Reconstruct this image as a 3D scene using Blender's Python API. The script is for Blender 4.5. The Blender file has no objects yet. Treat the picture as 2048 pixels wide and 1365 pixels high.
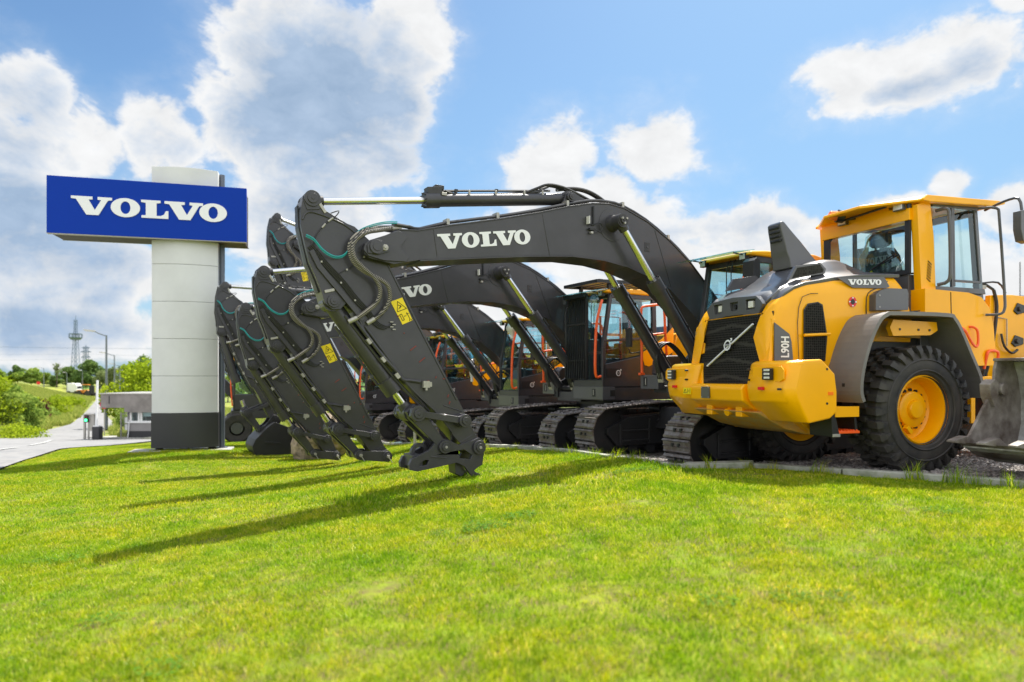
import bpy, bmesh, math, random
import numpy as np
from mathutils import Vector, Matrix, geometry
R = math.radians
PI = math.pi
SC = bpy.context.scene
COL = SC.collection
CZ = 1.45                                  # camera height above the datum
# ------------------------------------------------------------------ camera
cam_d = bpy.data.cameras.new('camera'); cam = bpy.data.objects.new('camera', cam_d); COL.objects.link(cam)
cam.location = (0, 0, CZ); cam.rotation_euler = (R(90), 0, 0)
cam_d.sensor_width = 36; cam_d.lens = 24.0; cam_d.shift_y = 0.0354
cam_d.clip_start = .05; cam_d.clip_end = 9000
cam_d.dof.use_dof = True; cam_d.dof.focus_distance = 9.6; cam_d.dof.aperture_fstop = 1.0
SC.camera = cam
SC.view_settings.view_transform = 'Standard'; SC.view_settings.look = 'None'
SC.view_settings.exposure = 1.12; SC.view_settings.gamma = 1
SC.cycles.use_denoising = True
SC.cycles.max_bounces = 8; SC.cycles.transparent_max_bounces = 24
SC.cycles.caustics_reflective = False; SC.cycles.caustics_refractive = False
SC.cycles.sample_clamp_indirect = 6
# ------------------------------------------------------------------ sun + sky
SUN_AZ, SUN_EL = R(29), R(57)              # azimuth from +Y towards +X
sv = Vector((math.sin(SUN_AZ)*math.cos(SUN_EL), math.cos(SUN_AZ)*math.cos(SUN_EL), math.sin(SUN_EL)))
sd = bpy.data.lights.new('sun', 'SUN'); sun = bpy.data.objects.new('sun', sd); COL.objects.link(sun)
sd.energy = 4.8; sd.angle = R(.6); sd.color = (1, .95, .86)
sun.rotation_euler = sv.to_track_quat('Z', 'Y').to_euler(); sun.location = (0, 0, 60)
W = bpy.data.worlds.new('World'); SC.world = W; W.use_nodes = True
def build_world():
    nt = W.node_tree; N = nt.nodes; K = nt.links
    for n in list(N): N.remove(n)
    def mth(op, a, b=None, c=None, clamp=False):
        n = N.new('ShaderNodeMath'); n.operation = op; n.use_clamp = clamp
        for i, v in enumerate((a, b, c)):
            if v is None: continue
            if isinstance(v, (int, float)): n.inputs[i].default_value = v
            else: K.new(v, n.inputs[i])
        return n.outputs[0]
    tc = N.new('ShaderNodeTexCoord'); d = tc.outputs['Generated']
    sep = N.new('ShaderNodeSeparateXYZ'); K.new(d, sep.inputs[0])
    x, y, z = sep.outputs
    az = mth('ARCTAN2', x, y); el = mth('ARCSINE', z)
    def noise(scale, detail, rough=.55, dist=0, off=(0, 0, 0)):
        m = N.new('ShaderNodeMapping'); m.inputs['Location'].default_value = off
        m.inputs['Scale'].default_value = (1, 1, 1.5); K.new(d, m.inputs[0])
        n = N.new('ShaderNodeTexNoise'); K.new(m.outputs[0], n.inputs['Vector'])
        n.inputs['Scale'].default_value = scale; n.inputs['Detail'].default_value = detail
        n.inputs['Roughness'].default_value = rough; n.inputs['Distortion'].default_value = dist
        return n.outputs[0]
    n1 = noise(5.5, 8, .60, .25); n2 = noise(20, 7, .62, .3, (3, 1, 7)); n3 = noise(3.2, 4, .5, 0, (9, 4, 2))
    def blobs(lst):
        cur = None
        for (px, py, rx, ry, s) in lst:      # centre azimuth/elevation in hundredths of a radian, radii, strength
            u = mth('MULTIPLY', mth('SUBTRACT', az, px/100), 100/rx)
            v = mth('MULTIPLY', mth('SUBTRACT', el, py/100), 100/ry)
            r = mth('SQRT', mth('ADD', mth('MULTIPLY', u, u), mth('MULTIPLY', v, v)))
            b = mth('MULTIPLY', mth('SUBTRACT', 1, r), s)
            cur = b if cur is None else mth('MAXIMUM', cur, b)
        return cur
    A = CLOUDS
    d0 = blobs(A)
    w = mth('ADD', mth('MULTIPLY', mth('SUBTRACT', n1, .5), 3.0), mth('MULTIPLY', mth('SUBTRACT', n2, .5), 1.3))
    dens = mth('ADD', mth('MULTIPLY', mth('MINIMUM', d0, .75), 1.25), w)
    mask = mth('SMOOTHSTEP' if False else 'MULTIPLY', mth('SUBTRACT', dens, .02), 1.9, clamp=True)
    mask = mth('MULTIPLY', mth('MULTIPLY', mask, mask), mth('SUBTRACT', 3, mth('MULTIPLY', mask, 2)))
    halo = mth('MULTIPLY', mth('ADD', dens, .62), .55, clamp=True)
    mask = mth('MAXIMUM', mask, mth('MULTIPLY', mth('MULTIPLY', halo, halo), .85, clamp=True))
    # shaded bodies
    g0 = blobs(GREYS)
    gb = mth('ADD', mth('MULTIPLY', g0, .8), mth('MULTIPLY', mth('SUBTRACT', n3, .5), 1.6))
    gb = mth('ADD', gb, mth('MULTIPLY', mth('SUBTRACT', n1, .5), 1.5))
    gb = mth('ADD', gb, mth('MULTIPLY', mth('SUBTRACT', n2, .5), .8))
    gb = mth('ADD', gb, mth('MULTIPLY', mth('SUBTRACT', dens, .75), .55))
    grey = mth('MULTIPLY', gb, 1.15, clamp=True)
    tex = mth('MULTIPLY', mth('SUBTRACT', n2, .42), 1.0)
    cr = N.new('ShaderNodeMixRGB'); K.new(grey, cr.inputs[0])
    cr.inputs[1].default_value = (.96, .97, .98, 1); cr.inputs[2].default_value = (.40, .54, .74, 1)
    cb = N.new('ShaderNodeMixRGB'); cb.blend_type = 'ADD'; cb.inputs[0].default_value = .35
    K.new(cr.outputs[0], cb.inputs[1]); K.new(tex, cb.inputs[2])
    sky = N.new('ShaderNodeTexSky'); sky.sky_type = 'NISHITA'; sky.sun_disc = False
    sky.sun_elevation = SUN_EL; sky.sun_rotation = SUN_AZ; sky.air_density = 1.0; sky.dust_density = 1.0; sky.ozone_density = 1.6
    bs = N.new('ShaderNodeBackground'); tint = N.new('ShaderNodeMixRGB'); tint.blend_type = 'MULTIPLY'; tint.inputs[0].default_value = 1; tint.inputs[2].default_value = (.74, .96, 1.08, 1); K.new(sky.outputs[0], tint.inputs[1]); K.new(tint.outputs[0], bs.inputs[0]); bs.inputs[1].default_value = .062
    # thin veil that whitens the air toward the horizon and to the right, as high haze does
    veil = mth('MULTIPLY', mth('SUBTRACT', .56, el), 1.0, clamp=True)
    veil = mth('ADD', veil, mth('MULTIPLY', mth('ADD', az, .30), .42))
    veil = mth('ADD', veil, mth('MULTIPLY', mth('SUBTRACT', n3, .5), .5), clamp=True)
    bv = N.new('ShaderNodeBackground'); bv.inputs[0].default_value = (.40, .68, 1, 1); bv.inputs[1].default_value = .42
    mv = N.new('ShaderNodeMixShader'); K.new(veil, mv.inputs[0]); K.new(bs.outputs[0], mv.inputs[1]); K.new(bv.outputs[0], mv.inputs[2])
    bc = N.new('ShaderNodeBackground'); K.new(cb.outputs[0], bc.inputs[0]); bc.inputs[1].default_value = .42
    mx = N.new('ShaderNodeMixShader'); K.new(mask, mx.inputs[0]); K.new(mv.outputs[0], mx.inputs[1]); K.new(bc.outputs[0], mx.inputs[2])
    # added fill: bright unseen cloud behind the camera, lifting faces turned from the sun
    rear_fill = mth('MULTIPLY', mth('SUBTRACT', .45, y), 1.5, clamp=True)
    rear_fill = mth('MULTIPLY', rear_fill, mth('ADD', .35, n3), clamp=True)
    bb_ = N.new('ShaderNodeBackground'); bb_.inputs[0].default_value = (.96, .97, 1, 1); bb_.inputs[1].default_value = .72
    mb_ = N.new('ShaderNodeMixShader'); K.new(rear_fill, mb_.inputs[0]); K.new(mx.outputs[0], mb_.inputs[1]); K.new(bb_.outputs[0], mb_.inputs[2]); mx = mb_
    up = mth('GREATER_THAN', z, -.02)
    bg = N.new('ShaderNodeBackground'); bg.inputs[0].default_value = (.16, .2, .12, 1); bg.inputs[1].default_value = .6
    m2 = N.new('ShaderNodeMixShader'); K.new(up, m2.inputs[0]); K.new(bg.outputs[0], m2.inputs[1]); K.new(mx.outputs[0], m2.inputs[2])
    o = N.new('ShaderNodeOutputWorld'); K.new(m2.outputs[0], o.inputs[0])
def pe(px, py, rx, ry, s=1.0):
    u, v = (px-1024)/1365, (755-py)/1365
    a = math.atan(u); c = math.cos(a)
    return (a*100, math.atan(v*c)*100, rx/13.65*c*c, ry/13.65*c, s)
CLOUDS = [pe(*a) for a in [
 (60, 215, 130, 130, 1.7), (170, 290, 150, 110, 1.3), (320, 280, 130, 110, 1.5), (60, 380, 300, 130, 1.0), (330, 370, 170, 110, 1.1),
 (560, 40, 170, 90, 1.3), (600, 230, 270, 230, 1.9), (820, 70, 100, 120, 1.5), (800, 210, 75, 110, 1.2), (600, 430, 190, 150, 1.5),
 (-300, 300, 500, 330, 1.3), (1820, 145, 240, 95, 1.05), (1930, 110, 140, 85, 1.0),
 (1095, 345, 125, 100, 1.2), (1215, 390, 80, 70, 1.3), (1305, 300, 120, 88, 1.0), (1180, 470, 230, 120, 1.7), (1040, 470, 150, 60, .8),
 (1400, 505, 260, 85, 1.6), (1540, 480, 150, 85, 1.6), (1600, 500, 200, 60, 1.2), (1895, 370, 60, 45, 1.3), (1790, 415, 120, 50, 1.1), (2020, 420, 90, 60, 1.2),
 (2030, -15, 60, 40, 1.2), (120, 540, 260, 110, 1.7), (60, 660, 400, 90, 1.3), (560, 640, 260, 90, 1.0), (700, 500, 160, 70, 1.0), (1000, 640, 700, 130, 1.3), (1950, 600, 420, 160, 1.1),
 (2700, 400, 500, 300, 1.3), (3300, 100, 600, 500, 1.0)]]
GREYS = [pe(*a) for a in [
 (620, 240, 250, 240, 1.7), (590, 420, 190, 130, 1.2), (40, 420, 220, 100, .8), (280, 420, 170, 90, .7), (100, 650, 420, 60, .55), (130, 290, 60, 70, .6),
 (1830, 175, 130, 38, 1.1), (-300, 400, 300, 200, .9), (60, 230, 150, 130, .9), (330, 300, 160, 110, .9), (600, 100, 230, 120, 1.0), (800, 200, 60, 80, .4), (250, 480, 300, 50, .4), (1300, 470, 420, 60, .45), (1930, 140, 110, 45, .7), (1120, 420, 70, 50, .5), (1980, 640, 300, 100, .6)]]
build_world()

# ------------------------------------------------------------------ tags
def tag(o, label=None, cat=None, group=None, kind=None):
    if label: o['label'] = label
    if cat: o['category'] = cat
    if group: o['group'] = group
    if kind: o['kind'] = kind
    return o
def empty(name, loc=(0, 0, 0), rz=0, parent=None):
    o = bpy.data.objects.new(name, None); COL.objects.link(o); o.location = loc; o.rotation_euler = (0, 0, rz)
    o.empty_display_size = .2
    if parent: o.parent = parent
    return o
def copy_tree(o, parent=None):
    c = o.copy(); COL.objects.link(c)
    if parent: c.parent = parent
    for ch in list(o.children): copy_tree(ch, c)
    return c

# ------------------------------------------------------------------ materials
MATS = {}
def mat(name, col, rough=.5, metal=0, noise=0, nscale=8, col2=None, bump=0, bscale=40, coat=0, spec=None, emit=None, trans=0, sub=0, detail=4):
    if name in MATS: return MATS[name]
    m = bpy.data.materials.new(name); m.use_nodes = True; nt = m.node_tree; N = nt.nodes; K = nt.links
    p = N['Principled BSDF']; p.inputs['Roughness'].default_value = rough; p.inputs['Metallic'].default_value = metal
    p.inputs['Base Color'].default_value = (*col, 1)
    if spec is not None: p.inputs['Specular IOR Level'].default_value = spec
    if coat: p.inputs['Coat Weight'].default_value = coat; p.inputs['Coat Roughness'].default_value = .08
    tc = N.new('ShaderNodeTexCoord')
    if noise or col2:
        n = N.new('ShaderNodeTexNoise'); K.new(tc.outputs['Object'], n.inputs['Vector'])
        n.inputs['Scale'].default_value = nscale; n.inputs['Detail'].default_value = detail; n.inputs['Roughness'].default_value = .62
        r = N.new('ShaderNodeValToRGB'); K.new(n.outputs[0], r.inputs[0])
        c2 = col2 if col2 else tuple(c*(1-noise) for c in col)
        r.color_ramp.elements[0].position = .36; r.color_ramp.elements[0].color = (*c2, 1)
        r.color_ramp.elements[1].position = .64; r.color_ramp.elements[1].color = (*col, 1)
        K.new(r.outputs[0], p.inputs['Base Color'])
        mr = N.new('ShaderNodeMapRange'); K.new(n.outputs[0], mr.inputs[0])
        mr.inputs[3].default_value = min(1, rough*1.25); mr.inputs[4].default_value = rough*.85
        K.new(mr.outputs[0], p.inputs['Roughness'])
    if bump:
        b = N.new('ShaderNodeTexNoise'); K.new(tc.outputs['Object'], b.inputs['Vector']); b.inputs['Scale'].default_value = bscale; b.inputs['Detail'].default_value = 5
        bb = N.new('ShaderNodeBump'); bb.inputs['Strength'].default_value = bump; bb.inputs['Distance'].default_value = .01
        K.new(b.outputs[0], bb.inputs['Height']); K.new(bb.outputs[0], p.inputs['Normal'])
    if emit: p.inputs['Emission Color'].default_value = (*emit[:3], 1); p.inputs['Emission Strength'].default_value = emit[3]
    MATS[name] = m
    return m
def glass(name, tint, gloss=.1, rough=.01, fac=.1):
    m = bpy.data.materials.new(name); m.use_nodes = True; nt = m.node_tree; N = nt.nodes; K = nt.links
    for n in list(N): N.remove(n)
    t = N.new('ShaderNodeBsdfTransparent'); t.inputs[0].default_value = (*tint, 1)
    g = N.new('ShaderNodeBsdfGlossy'); g.inputs['Roughness'].default_value = rough; g.inputs[0].default_value = (.85, .97, 1, 1)
    f = N.new('ShaderNodeLayerWeight'); f.inputs[0].default_value = .5
    pw = N.new('ShaderNodeMath'); pw.operation = 'POWER'; pw.inputs[1].default_value = 3.5; K.new(f.outputs['Facing'], pw.inputs[0])
    a = N.new('ShaderNodeMath'); a.operation = 'MULTIPLY_ADD'; a.inputs[1].default_value = .7; a.inputs[2].default_value = fac+.035; a.use_clamp = True; K.new(pw.outputs[0], a.inputs[0])
    x = N.new('ShaderNodeMixShader'); K.new(a.outputs[0], x.inputs[0]); K.new(t.outputs[0], x.inputs[1]); K.new(g.outputs[0], x.inputs[2])
    o = N.new('ShaderNodeOutputMaterial'); K.new(x.outputs[0], o.inputs[0]); MATS[name] = m
    return m
CH = mat('charcoal_paint', (.047, .045, .052), .38, noise=.28, nscale=2.2, coat=.2, bump=.03, bscale=45, detail=9)
CH2 = mat('dark_hood_paint', (.085, .085, .093), .30, coat=.3, noise=.08, nscale=2)
BLK = mat('black_steel', (.018, .018, .02), .42, noise=.3, nscale=5)
PIN = mat('pin_steel', (.045, .043, .043), .38, metal=.2, noise=.3, nscale=20)
YE = mat('yellow_paint', (.97, .445, .0), .34, noise=.07, nscale=1.7, coat=.25, spec=.3)
YED = mat('yellow_paint_dusty', (.70, .32, .02), .5, col2=(.58, .38, .16), nscale=6)
FEN = mat('grey_fender_plastic', (.18, .168, .162), .42, noise=.12, nscale=4, bump=.02, bscale=90)
RUB = mat('tyre_rubber', (.018, .018, .019), .66, col2=(.058, .051, .045), nscale=3.5, detail=9, bump=.05, bscale=30)
STE = mat('track_steel', (.23, .215, .205), .42, metal=.4, col2=(.13, .10, .085), nscale=9, bump=.15, bscale=40)
CHR = mat('chrome_rod', (.70, .69, .68), .24, metal=1.0)
ZN = mat('zinc_fitting', (.45, .43, .39), .42, metal=.5, noise=.2, nscale=30)
HOS = mat('black_hose', (.022, .021, .022), .45)
def braid():
    m = mat('braided_hose', (.07, .062, .055), .5); N = m.node_tree.nodes; K = m.node_tree.links; p = N['Principled BSDF']
    tc = N.new('ShaderNodeTexCoord'); w = N.new('ShaderNodeTexWave'); w.inputs['Scale'].default_value = 22; w.bands_direction = 'DIAGONAL'
    K.new(tc.outputs['Object'], w.inputs[0]); r = N.new('ShaderNodeValToRGB'); K.new(w.outputs[0], r.inputs[0])
    r.color_ramp.elements[0].color = (.015, .014, .013, 1); r.color_ramp.elements[0].position = .45
    r.color_ramp.elements[1].color = (.30, .27, .23, 1); r.color_ramp.elements[1].position = .75
    K.new(r.outputs[0], p.inputs['Base Color']); return m
BRD = braid()
TEAL = mat('teal_hose', (.02, .33, .38), .35)
ORG = mat('orange_rail_paint', (.93, .115, .012), .38, coat=.2)
SGY = mat('sign_yellow', (.90, .68, .0), .4)
BLKL = mat('black_print', (.01, .01, .01), .5)
WHT = mat('white_print', (.78, .79, .80), .45)
SIL = mat('silver_letters', (.80, .80, .82), .3, metal=.15)
SIG = mat('sign_blue', (.003, .040, .38), .5, spec=.12)
RED = mat('red_primer', (.22, .04, .03), .6)
REDL = mat('red_reflector', (.7, .01, .02), .25)
AMB = mat('amber_lens', (1.0, .22, .02), .15, coat=.5)
LEN = mat('lamp_lens', (.80, .78, .76), .15, coat=.6, noise=.2, nscale=60)
CUS = mat('seat_cloth', (.02, .022, .026), .7)
INT = mat('cab_interior', (.05, .05, .055), .6)
RBR = mat('rail_red_brown', (.62, .10, .04), .5)
GL = glass('cab_glass', (.76, .90, .92), fac=.02)
GLD = glass('dark_cab_glass', (.70, .86, .90), fac=.03)
PLA = glass('plastic_wrap', (.80, .88, .88), rough=.12, fac=.10)
MIR = mat('mirror_glass', (.8, .85, .85), .03, metal=1)
BUK = mat('worn_bucket_steel', (.33, .30, .27), .6, metal=.1, col2=(.10, .075, .06), nscale=3.2, bump=.3, bscale=25, detail=9)
BUKI = mat('bucket_inner_plate', (.50, .50, .48), .7, col2=(.24, .23, .21), nscale=6, bump=.2, bscale=30, detail=9)
def hexmesh():
    m = mat('grille_mesh', (.02, .02, .02), .6, spec=.08); N = m.node_tree.nodes; K = m.node_tree.links; p = N['Principled BSDF']
    tc = N.new('ShaderNodeTexCoord'); v = N.new('ShaderNodeTexVoronoi'); v.feature = 'DISTANCE_TO_EDGE'; v.inputs['Scale'].default_value = 34; v.inputs['Randomness'].default_value = .08
    K.new(tc.outputs['Object'], v.inputs['Vector']); r = N.new('ShaderNodeValToRGB'); K.new(v.outputs['Distance'], r.inputs[0])
    r.color_ramp.elements[0].color = (.045, .043, .04, 1); r.color_ramp.elements[0].position = .05
    r.color_ramp.elements[1].color = (.006, .006, .006, 1); r.color_ramp.elements[1].position = .14
    K.new(r.outputs[0], p.inputs['Base Color']); return m
GRI = hexmesh()

# ------------------------------------------------------------------ mesh builder
class MB:
    def __init__(s, m=None): s.v = []; s.f = []; s.mi = []; s.mats = []; s.cur = 0; s.M = None; s.use(m) if m else None
    def use(s, m):
        if m not in s.mats: s.mats.append(m)
        s.cur = s.mats.index(m); return s
    def add(s, vs, fs):
        b = len(s.v)
        for v in vs:
            v = Vector(v)
            s.v.append(tuple(s.M @ v) if s.M else tuple(v))
        for f in fs: s.f.append(tuple(b+i for i in f)); s.mi.append(s.cur)
        return s
    def box(s, c, d, rot=None):
        x, y, z = d[0]/2, d[1]/2, d[2]/2
        P = [(-x,-y,-z),(x,-y,-z),(x,y,-z),(-x,y,-z),(-x,-y,z),(x,-y,z),(x,y,z),(-x,y,z)]
        if rot is not None:
            E = Matrix.Rotation(rot[2], 3, 'Z') @ Matrix.Rotation(rot[1], 3, 'Y') @ Matrix.Rotation(rot[0], 3, 'X') if not isinstance(rot, Matrix) else rot
            P = [tuple(E @ Vector(p)) for p in P]
        P = [(p[0]+c[0], p[1]+c[1], p[2]+c[2]) for p in P]
        return s.add(P, [(0,3,2,1),(4,5,6,7),(0,1,5,4),(1,2,6,5),(2,3,7,6),(3,0,4,7)])
    def span(s, a, b): return s.box([(a[i]+b[i])/2 for i in range(3)], [abs(b[i]-a[i]) for i in range(3)])
    def prism(s, prof, y0, y1, ax='y', holes=None):
        def P(u, w, t): return {'y': (u, t, w), 'x': (t, u, w), 'z': (u, w, t)}[ax]
        if holes:
            loops = [[Vector((a, b, 0)) for a, b in prof]]+[[Vector((a, b, 0)) for a, b in h] for h in holes]
            tri = geometry.tessellate_polygon(loops); flat = [(p[0], p[1]) for l in loops for p in l]
            n = len(flat); vs = [P(a, b, y0) for a, b in flat]+[P(a, b, y1) for a, b in flat]; fs = []
            for t in tri: fs.append(tuple(t)); fs.append(tuple(i+n for i in reversed(t)))
            k = 0
            for l in loops:
                m = len(l)
                for i in range(m): j = (i+1) % m; fs.append((k+i, k+j, n+k+j, n+k+i))
                k += m
            return s.add(vs, fs)
        n = len(prof); vs = [P(a, b, y0) for a, b in prof]+[P(a, b, y1) for a, b in prof]
        fs = [tuple(range(n-1, -1, -1)), tuple(range(n, 2*n))]+[(i, (i+1) % n, n+(i+1) % n, n+i) for i in range(n)]
        return s.add(vs, fs)
    def cyl(s, a, b, r0, r1=None, n=16, caps=True):
        r1 = r0 if r1 is None else r1; a = Vector(a); b = Vector(b); d = (b-a)
        if d.length < 1e-6: return s
        q = d.to_track_quat('Z', 'X').to_matrix(); vs = []
        for p, r in ((a, r0), (b, r1)):
            for i in range(n): t = 2*PI*i/n; vs.append(p+q @ Vector((math.cos(t)*r, math.sin(t)*r, 0)))
        fs = [(i, (i+1) % n, n+(i+1) % n, n+i) for i in range(n)]
        if caps: fs += [tuple(range(n-1, -1, -1)), tuple(range(n, 2*n))]
        return s.add(vs, fs)
    def ycyl(s, x, z, y0, y1, r, n=20, r1=None): return s.cyl((x, y0, z), (x, y1, z), r, r1, n)
    def tube(s, pts, r, n=8, sm=4):
        P = [Vector(p) for p in pts]
        if sm and len(P) > 2:
            Q = []
            for i in range(len(P)-1):
                p0, p1, p2, p3 = P[max(i-1, 0)], P[i], P[i+1], P[min(i+2, len(P)-1)]
                for k in range(sm):
                    t = k/sm; Q.append(.5*((2*p1)+(p2-p0)*t+(2*p0-5*p1+4*p2-p3)*t*t+(3*p1-p0-3*p2+p3)*t**3))
            Q.append(P[-1]); P = Q
        vs = []; up = None
        for i, p in enumerate(P):
            d = (P[min(i+1, len(P)-1)]-P[max(i-1, 0)]).normalized()
            if up is None: up = Vector((0, 0, 1)) if abs(d.z) < .9 else Vector((1, 0, 0))
            a = d.cross(up).normalized(); up = a.cross(d).normalized()
            for k in range(n): t = 2*PI*k/n; vs.append(p+a*math.cos(t)*r+up*math.sin(t)*r)
        fs = [(i*n+k, i*n+(k+1) % n, (i+1)*n+(k+1) % n, (i+1)*n+k) for i in range(len(P)-1) for k in range(n)]
        fs += [tuple(range(n-1, -1, -1)), tuple(range((len(P)-1)*n, len(P)*n))]
        return s.add(vs, fs)
    def lathe(s, prof, c, n=32, axis='y', close=False):   # prof [(r, t)] round an axis through c
        vs = []
        for r, t in prof:
            for i in range(n):
                a = 2*PI*i/n; u, w = math.cos(a)*r, math.sin(a)*r
                vs.append((c[0]+u, c[1]+t, c[2]+w) if axis == 'y' else ((c[0]+u, c[1]+w, c[2]+t) if axis == 'z' else (c[0]+t, c[1]+u, c[2]+w)))
        m = len(prof); fs = [(j*n+i, j*n+(i+1) % n, (j+1)*n+(i+1) % n, (j+1)*n+i) for j in range(m-1) for i in range(n)]
        if close: fs += [((m-1)*n+i, (m-1)*n+(i+1) % n, (i+1) % n, i) for i in range(n)]
        return s.add(vs, fs)
    def loft(s, secs, caps=True, closed=True):
        n = len(secs[0]); vs = [p for q in secs for p in q]; e = n if closed else n-1
        fs = [(j*n+i, j*n+(i+1) % n, (j+1)*n+(i+1) % n, (j+1)*n+i) for j in range(len(secs)-1) for i in range(e)]
        if caps: fs += [tuple(range(n-1, -1, -1)), tuple(range((len(secs)-1)*n, len(secs)*n))]
        return s.add(vs, fs)
    def sheet(s, pts, y0, y1, t=.03, ax='y'):
        """thick sheet following an open profile"""
        P = [Vector((a, b)) for a, b in pts]; I = []
        for i, p in enumerate(P):
            d = (P[min(i+1, len(P)-1)]-P[max(i-1, 0)]).normalized(); I.append(p+Vector((d.y, -d.x))*t)
        for i in range(len(P)-1):
            s.prism([tuple(P[i]), tuple(P[i+1]), tuple(I[i+1]), tuple(I[i])], y0, y1, ax)
        return s
    def build(s, name, parent=None, bevel=0, smooth=32, seg=2, loc=None):
        me = bpy.data.meshes.new(name); me.from_pydata(s.v, [], s.f)
        for m in s.mats: me.materials.append(m)
        me.polygons.foreach_set('material_index', s.mi)
        bm = bmesh.new(); bm.from_mesh(me); bmesh.ops.recalc_face_normals(bm, faces=bm.faces); bm.to_mesh(me); bm.free()
        if smooth: me.polygons.foreach_set('use_smooth', [True]*len(me.polygons)); me.set_sharp_from_angle(angle=R(smooth))
        me.update(); o = bpy.data.objects.new(name, me); COL.objects.link(o)
        if loc: o.location = loc
        if bevel:
            b = o.modifiers.new('edge_round', 'BEVEL'); b.width = bevel; b.segments = seg; b.limit_method = 'ANGLE'; b.angle_limit = R(35); b.harden_normals = True
        if parent: o.parent = parent
        return o

# ------------------------------------------------------------------ lettering (slab-serif capitals drawn as outlines, height 1)
def ell(cx, cy, rx, ry, n=28): return [(cx+rx*math.cos(2*PI*i/n), cy+ry*math.sin(2*PI*i/n)) for i in range(n)]
gV = ([(0,.86),(0,1),(1.09,1),(1.09,.85),(.89,.83),(1.21,.28),(1.53,.83),(1.35,.85),(1.35,1),(2.09,1),(2.09,.86),(1.88,.83),(1.40,0),(.78,0),(.25,.84)], [])
gO = (ell(.765, .5, .765, .53), [ell(.765, .5, .26, .35)])
gL = ([(.02,0),(1.45,0),(1.45,.44),(1.31,.43),(1.22,.23),(1.03,.14),(.82,.14),(.82,.84),(1.03,.87),(1.03,1),(0,1),(0,.87),(.25,.84),(.25,.15),(.02,.13)], [])
WORD = [(gV, 0), (gO, 2.02), (gL, 3.60), (gV, 4.84), (gO, 6.72)]
def word(mb, m, o, ux, uy, h, t=.004, width=8.25):
    """word laid from origin o along vector ux (length = whole word), uy = up vector"""
    mb.use(m); o = Vector(o); ux = Vector(ux)/width; uy = Vector(uy).normalized()*h; nn = ux.cross(uy).normalized()*t
    for (out, holes), dx in WORD:
        loops = [out]+holes; L3 = [[Vector((a, b, 0)) for a, b in l] for l in loops]
        tri = geometry.tessellate_polygon(L3); flat = [p for l in loops for p in l]; n = len(flat)
        q = [o+ux*(a+dx)+uy*b for a, b in flat]; fs = []
        for k in tri: fs.append(tuple(k)); fs.append(tuple(i+n for i in reversed(k)))
        b0 = 0
        for l in loops:
            e = len(l)
            for i in range(e): j = (i+1) % e; fs.append((b0+i, b0+j, n+b0+j, n+b0+i))
            b0 += e
        mb.add(q+[p+nn for p in q], fs)
def text_on(mb, m, txt, o, ux, uy, h, xs=1.0, t=.003, bold=.02):
    """sans lettering from the built-in font, meshed"""
    cu = bpy.data.curves.new('t', 'FONT'); cu.body = txt; cu.size = 1; cu.offset = bold; cu.resolution_u = 3
    ob = bpy.data.objects.new('t', cu); me = bpy.data.meshes.new_from_object(ob)
    mb.use(m); o = Vector(o); ux = Vector(ux).normalized()*h*xs*1.37; uy = Vector(uy).normalized()*h*1.37; nn = ux.cross(uy).normalized()*t
    mb.add([o+ux*v.co.x+uy*v.co.y+nn for v in me.vertices], [tuple(p.vertices) for p in me.polygons])
    bpy.data.objects.remove(ob); bpy.data.curves.remove(cu)
def emblem(mb, o, ux, uy, r):
    """ring with an arrow to the upper right and a band with the word across it"""
    o = Vector(o); ux = Vector(ux).normalized(); uy = Vector(uy).normalized(); nn = ux.cross(uy).normalized()
    def pts(l, t): return [o+ux*a*r+uy*b*r+nn*t for a, b in l]
    n = 28; a = ell(0, 0, 1, 1, n); b = ell(0, 0, .68, .68, n)
    mb.use(SIL); mb.add(pts(a, .006)+pts(b, .006), [(i, (i+1) % n, n+(i+1) % n, n+i) for i in range(n)])
    mb.add(pts([(.62,.74),(.74,.62),(.98,.86),(1.22,.62),(1.22,1.25),(.6,1.25),(.84,1.0)], .007), [(0,1,2,3,4,5,6)])
    mb.add(pts([(-.98,-.16),(.98,-.16),(.98,.16),(-.98,.16)], .010), [(0,1,2,3)])
    word(mb, BLKL, o+ux*(-.72*r)+uy*(-.1*r)+nn*.011, ux*1.44*r, uy, .2*r, .001)
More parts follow.
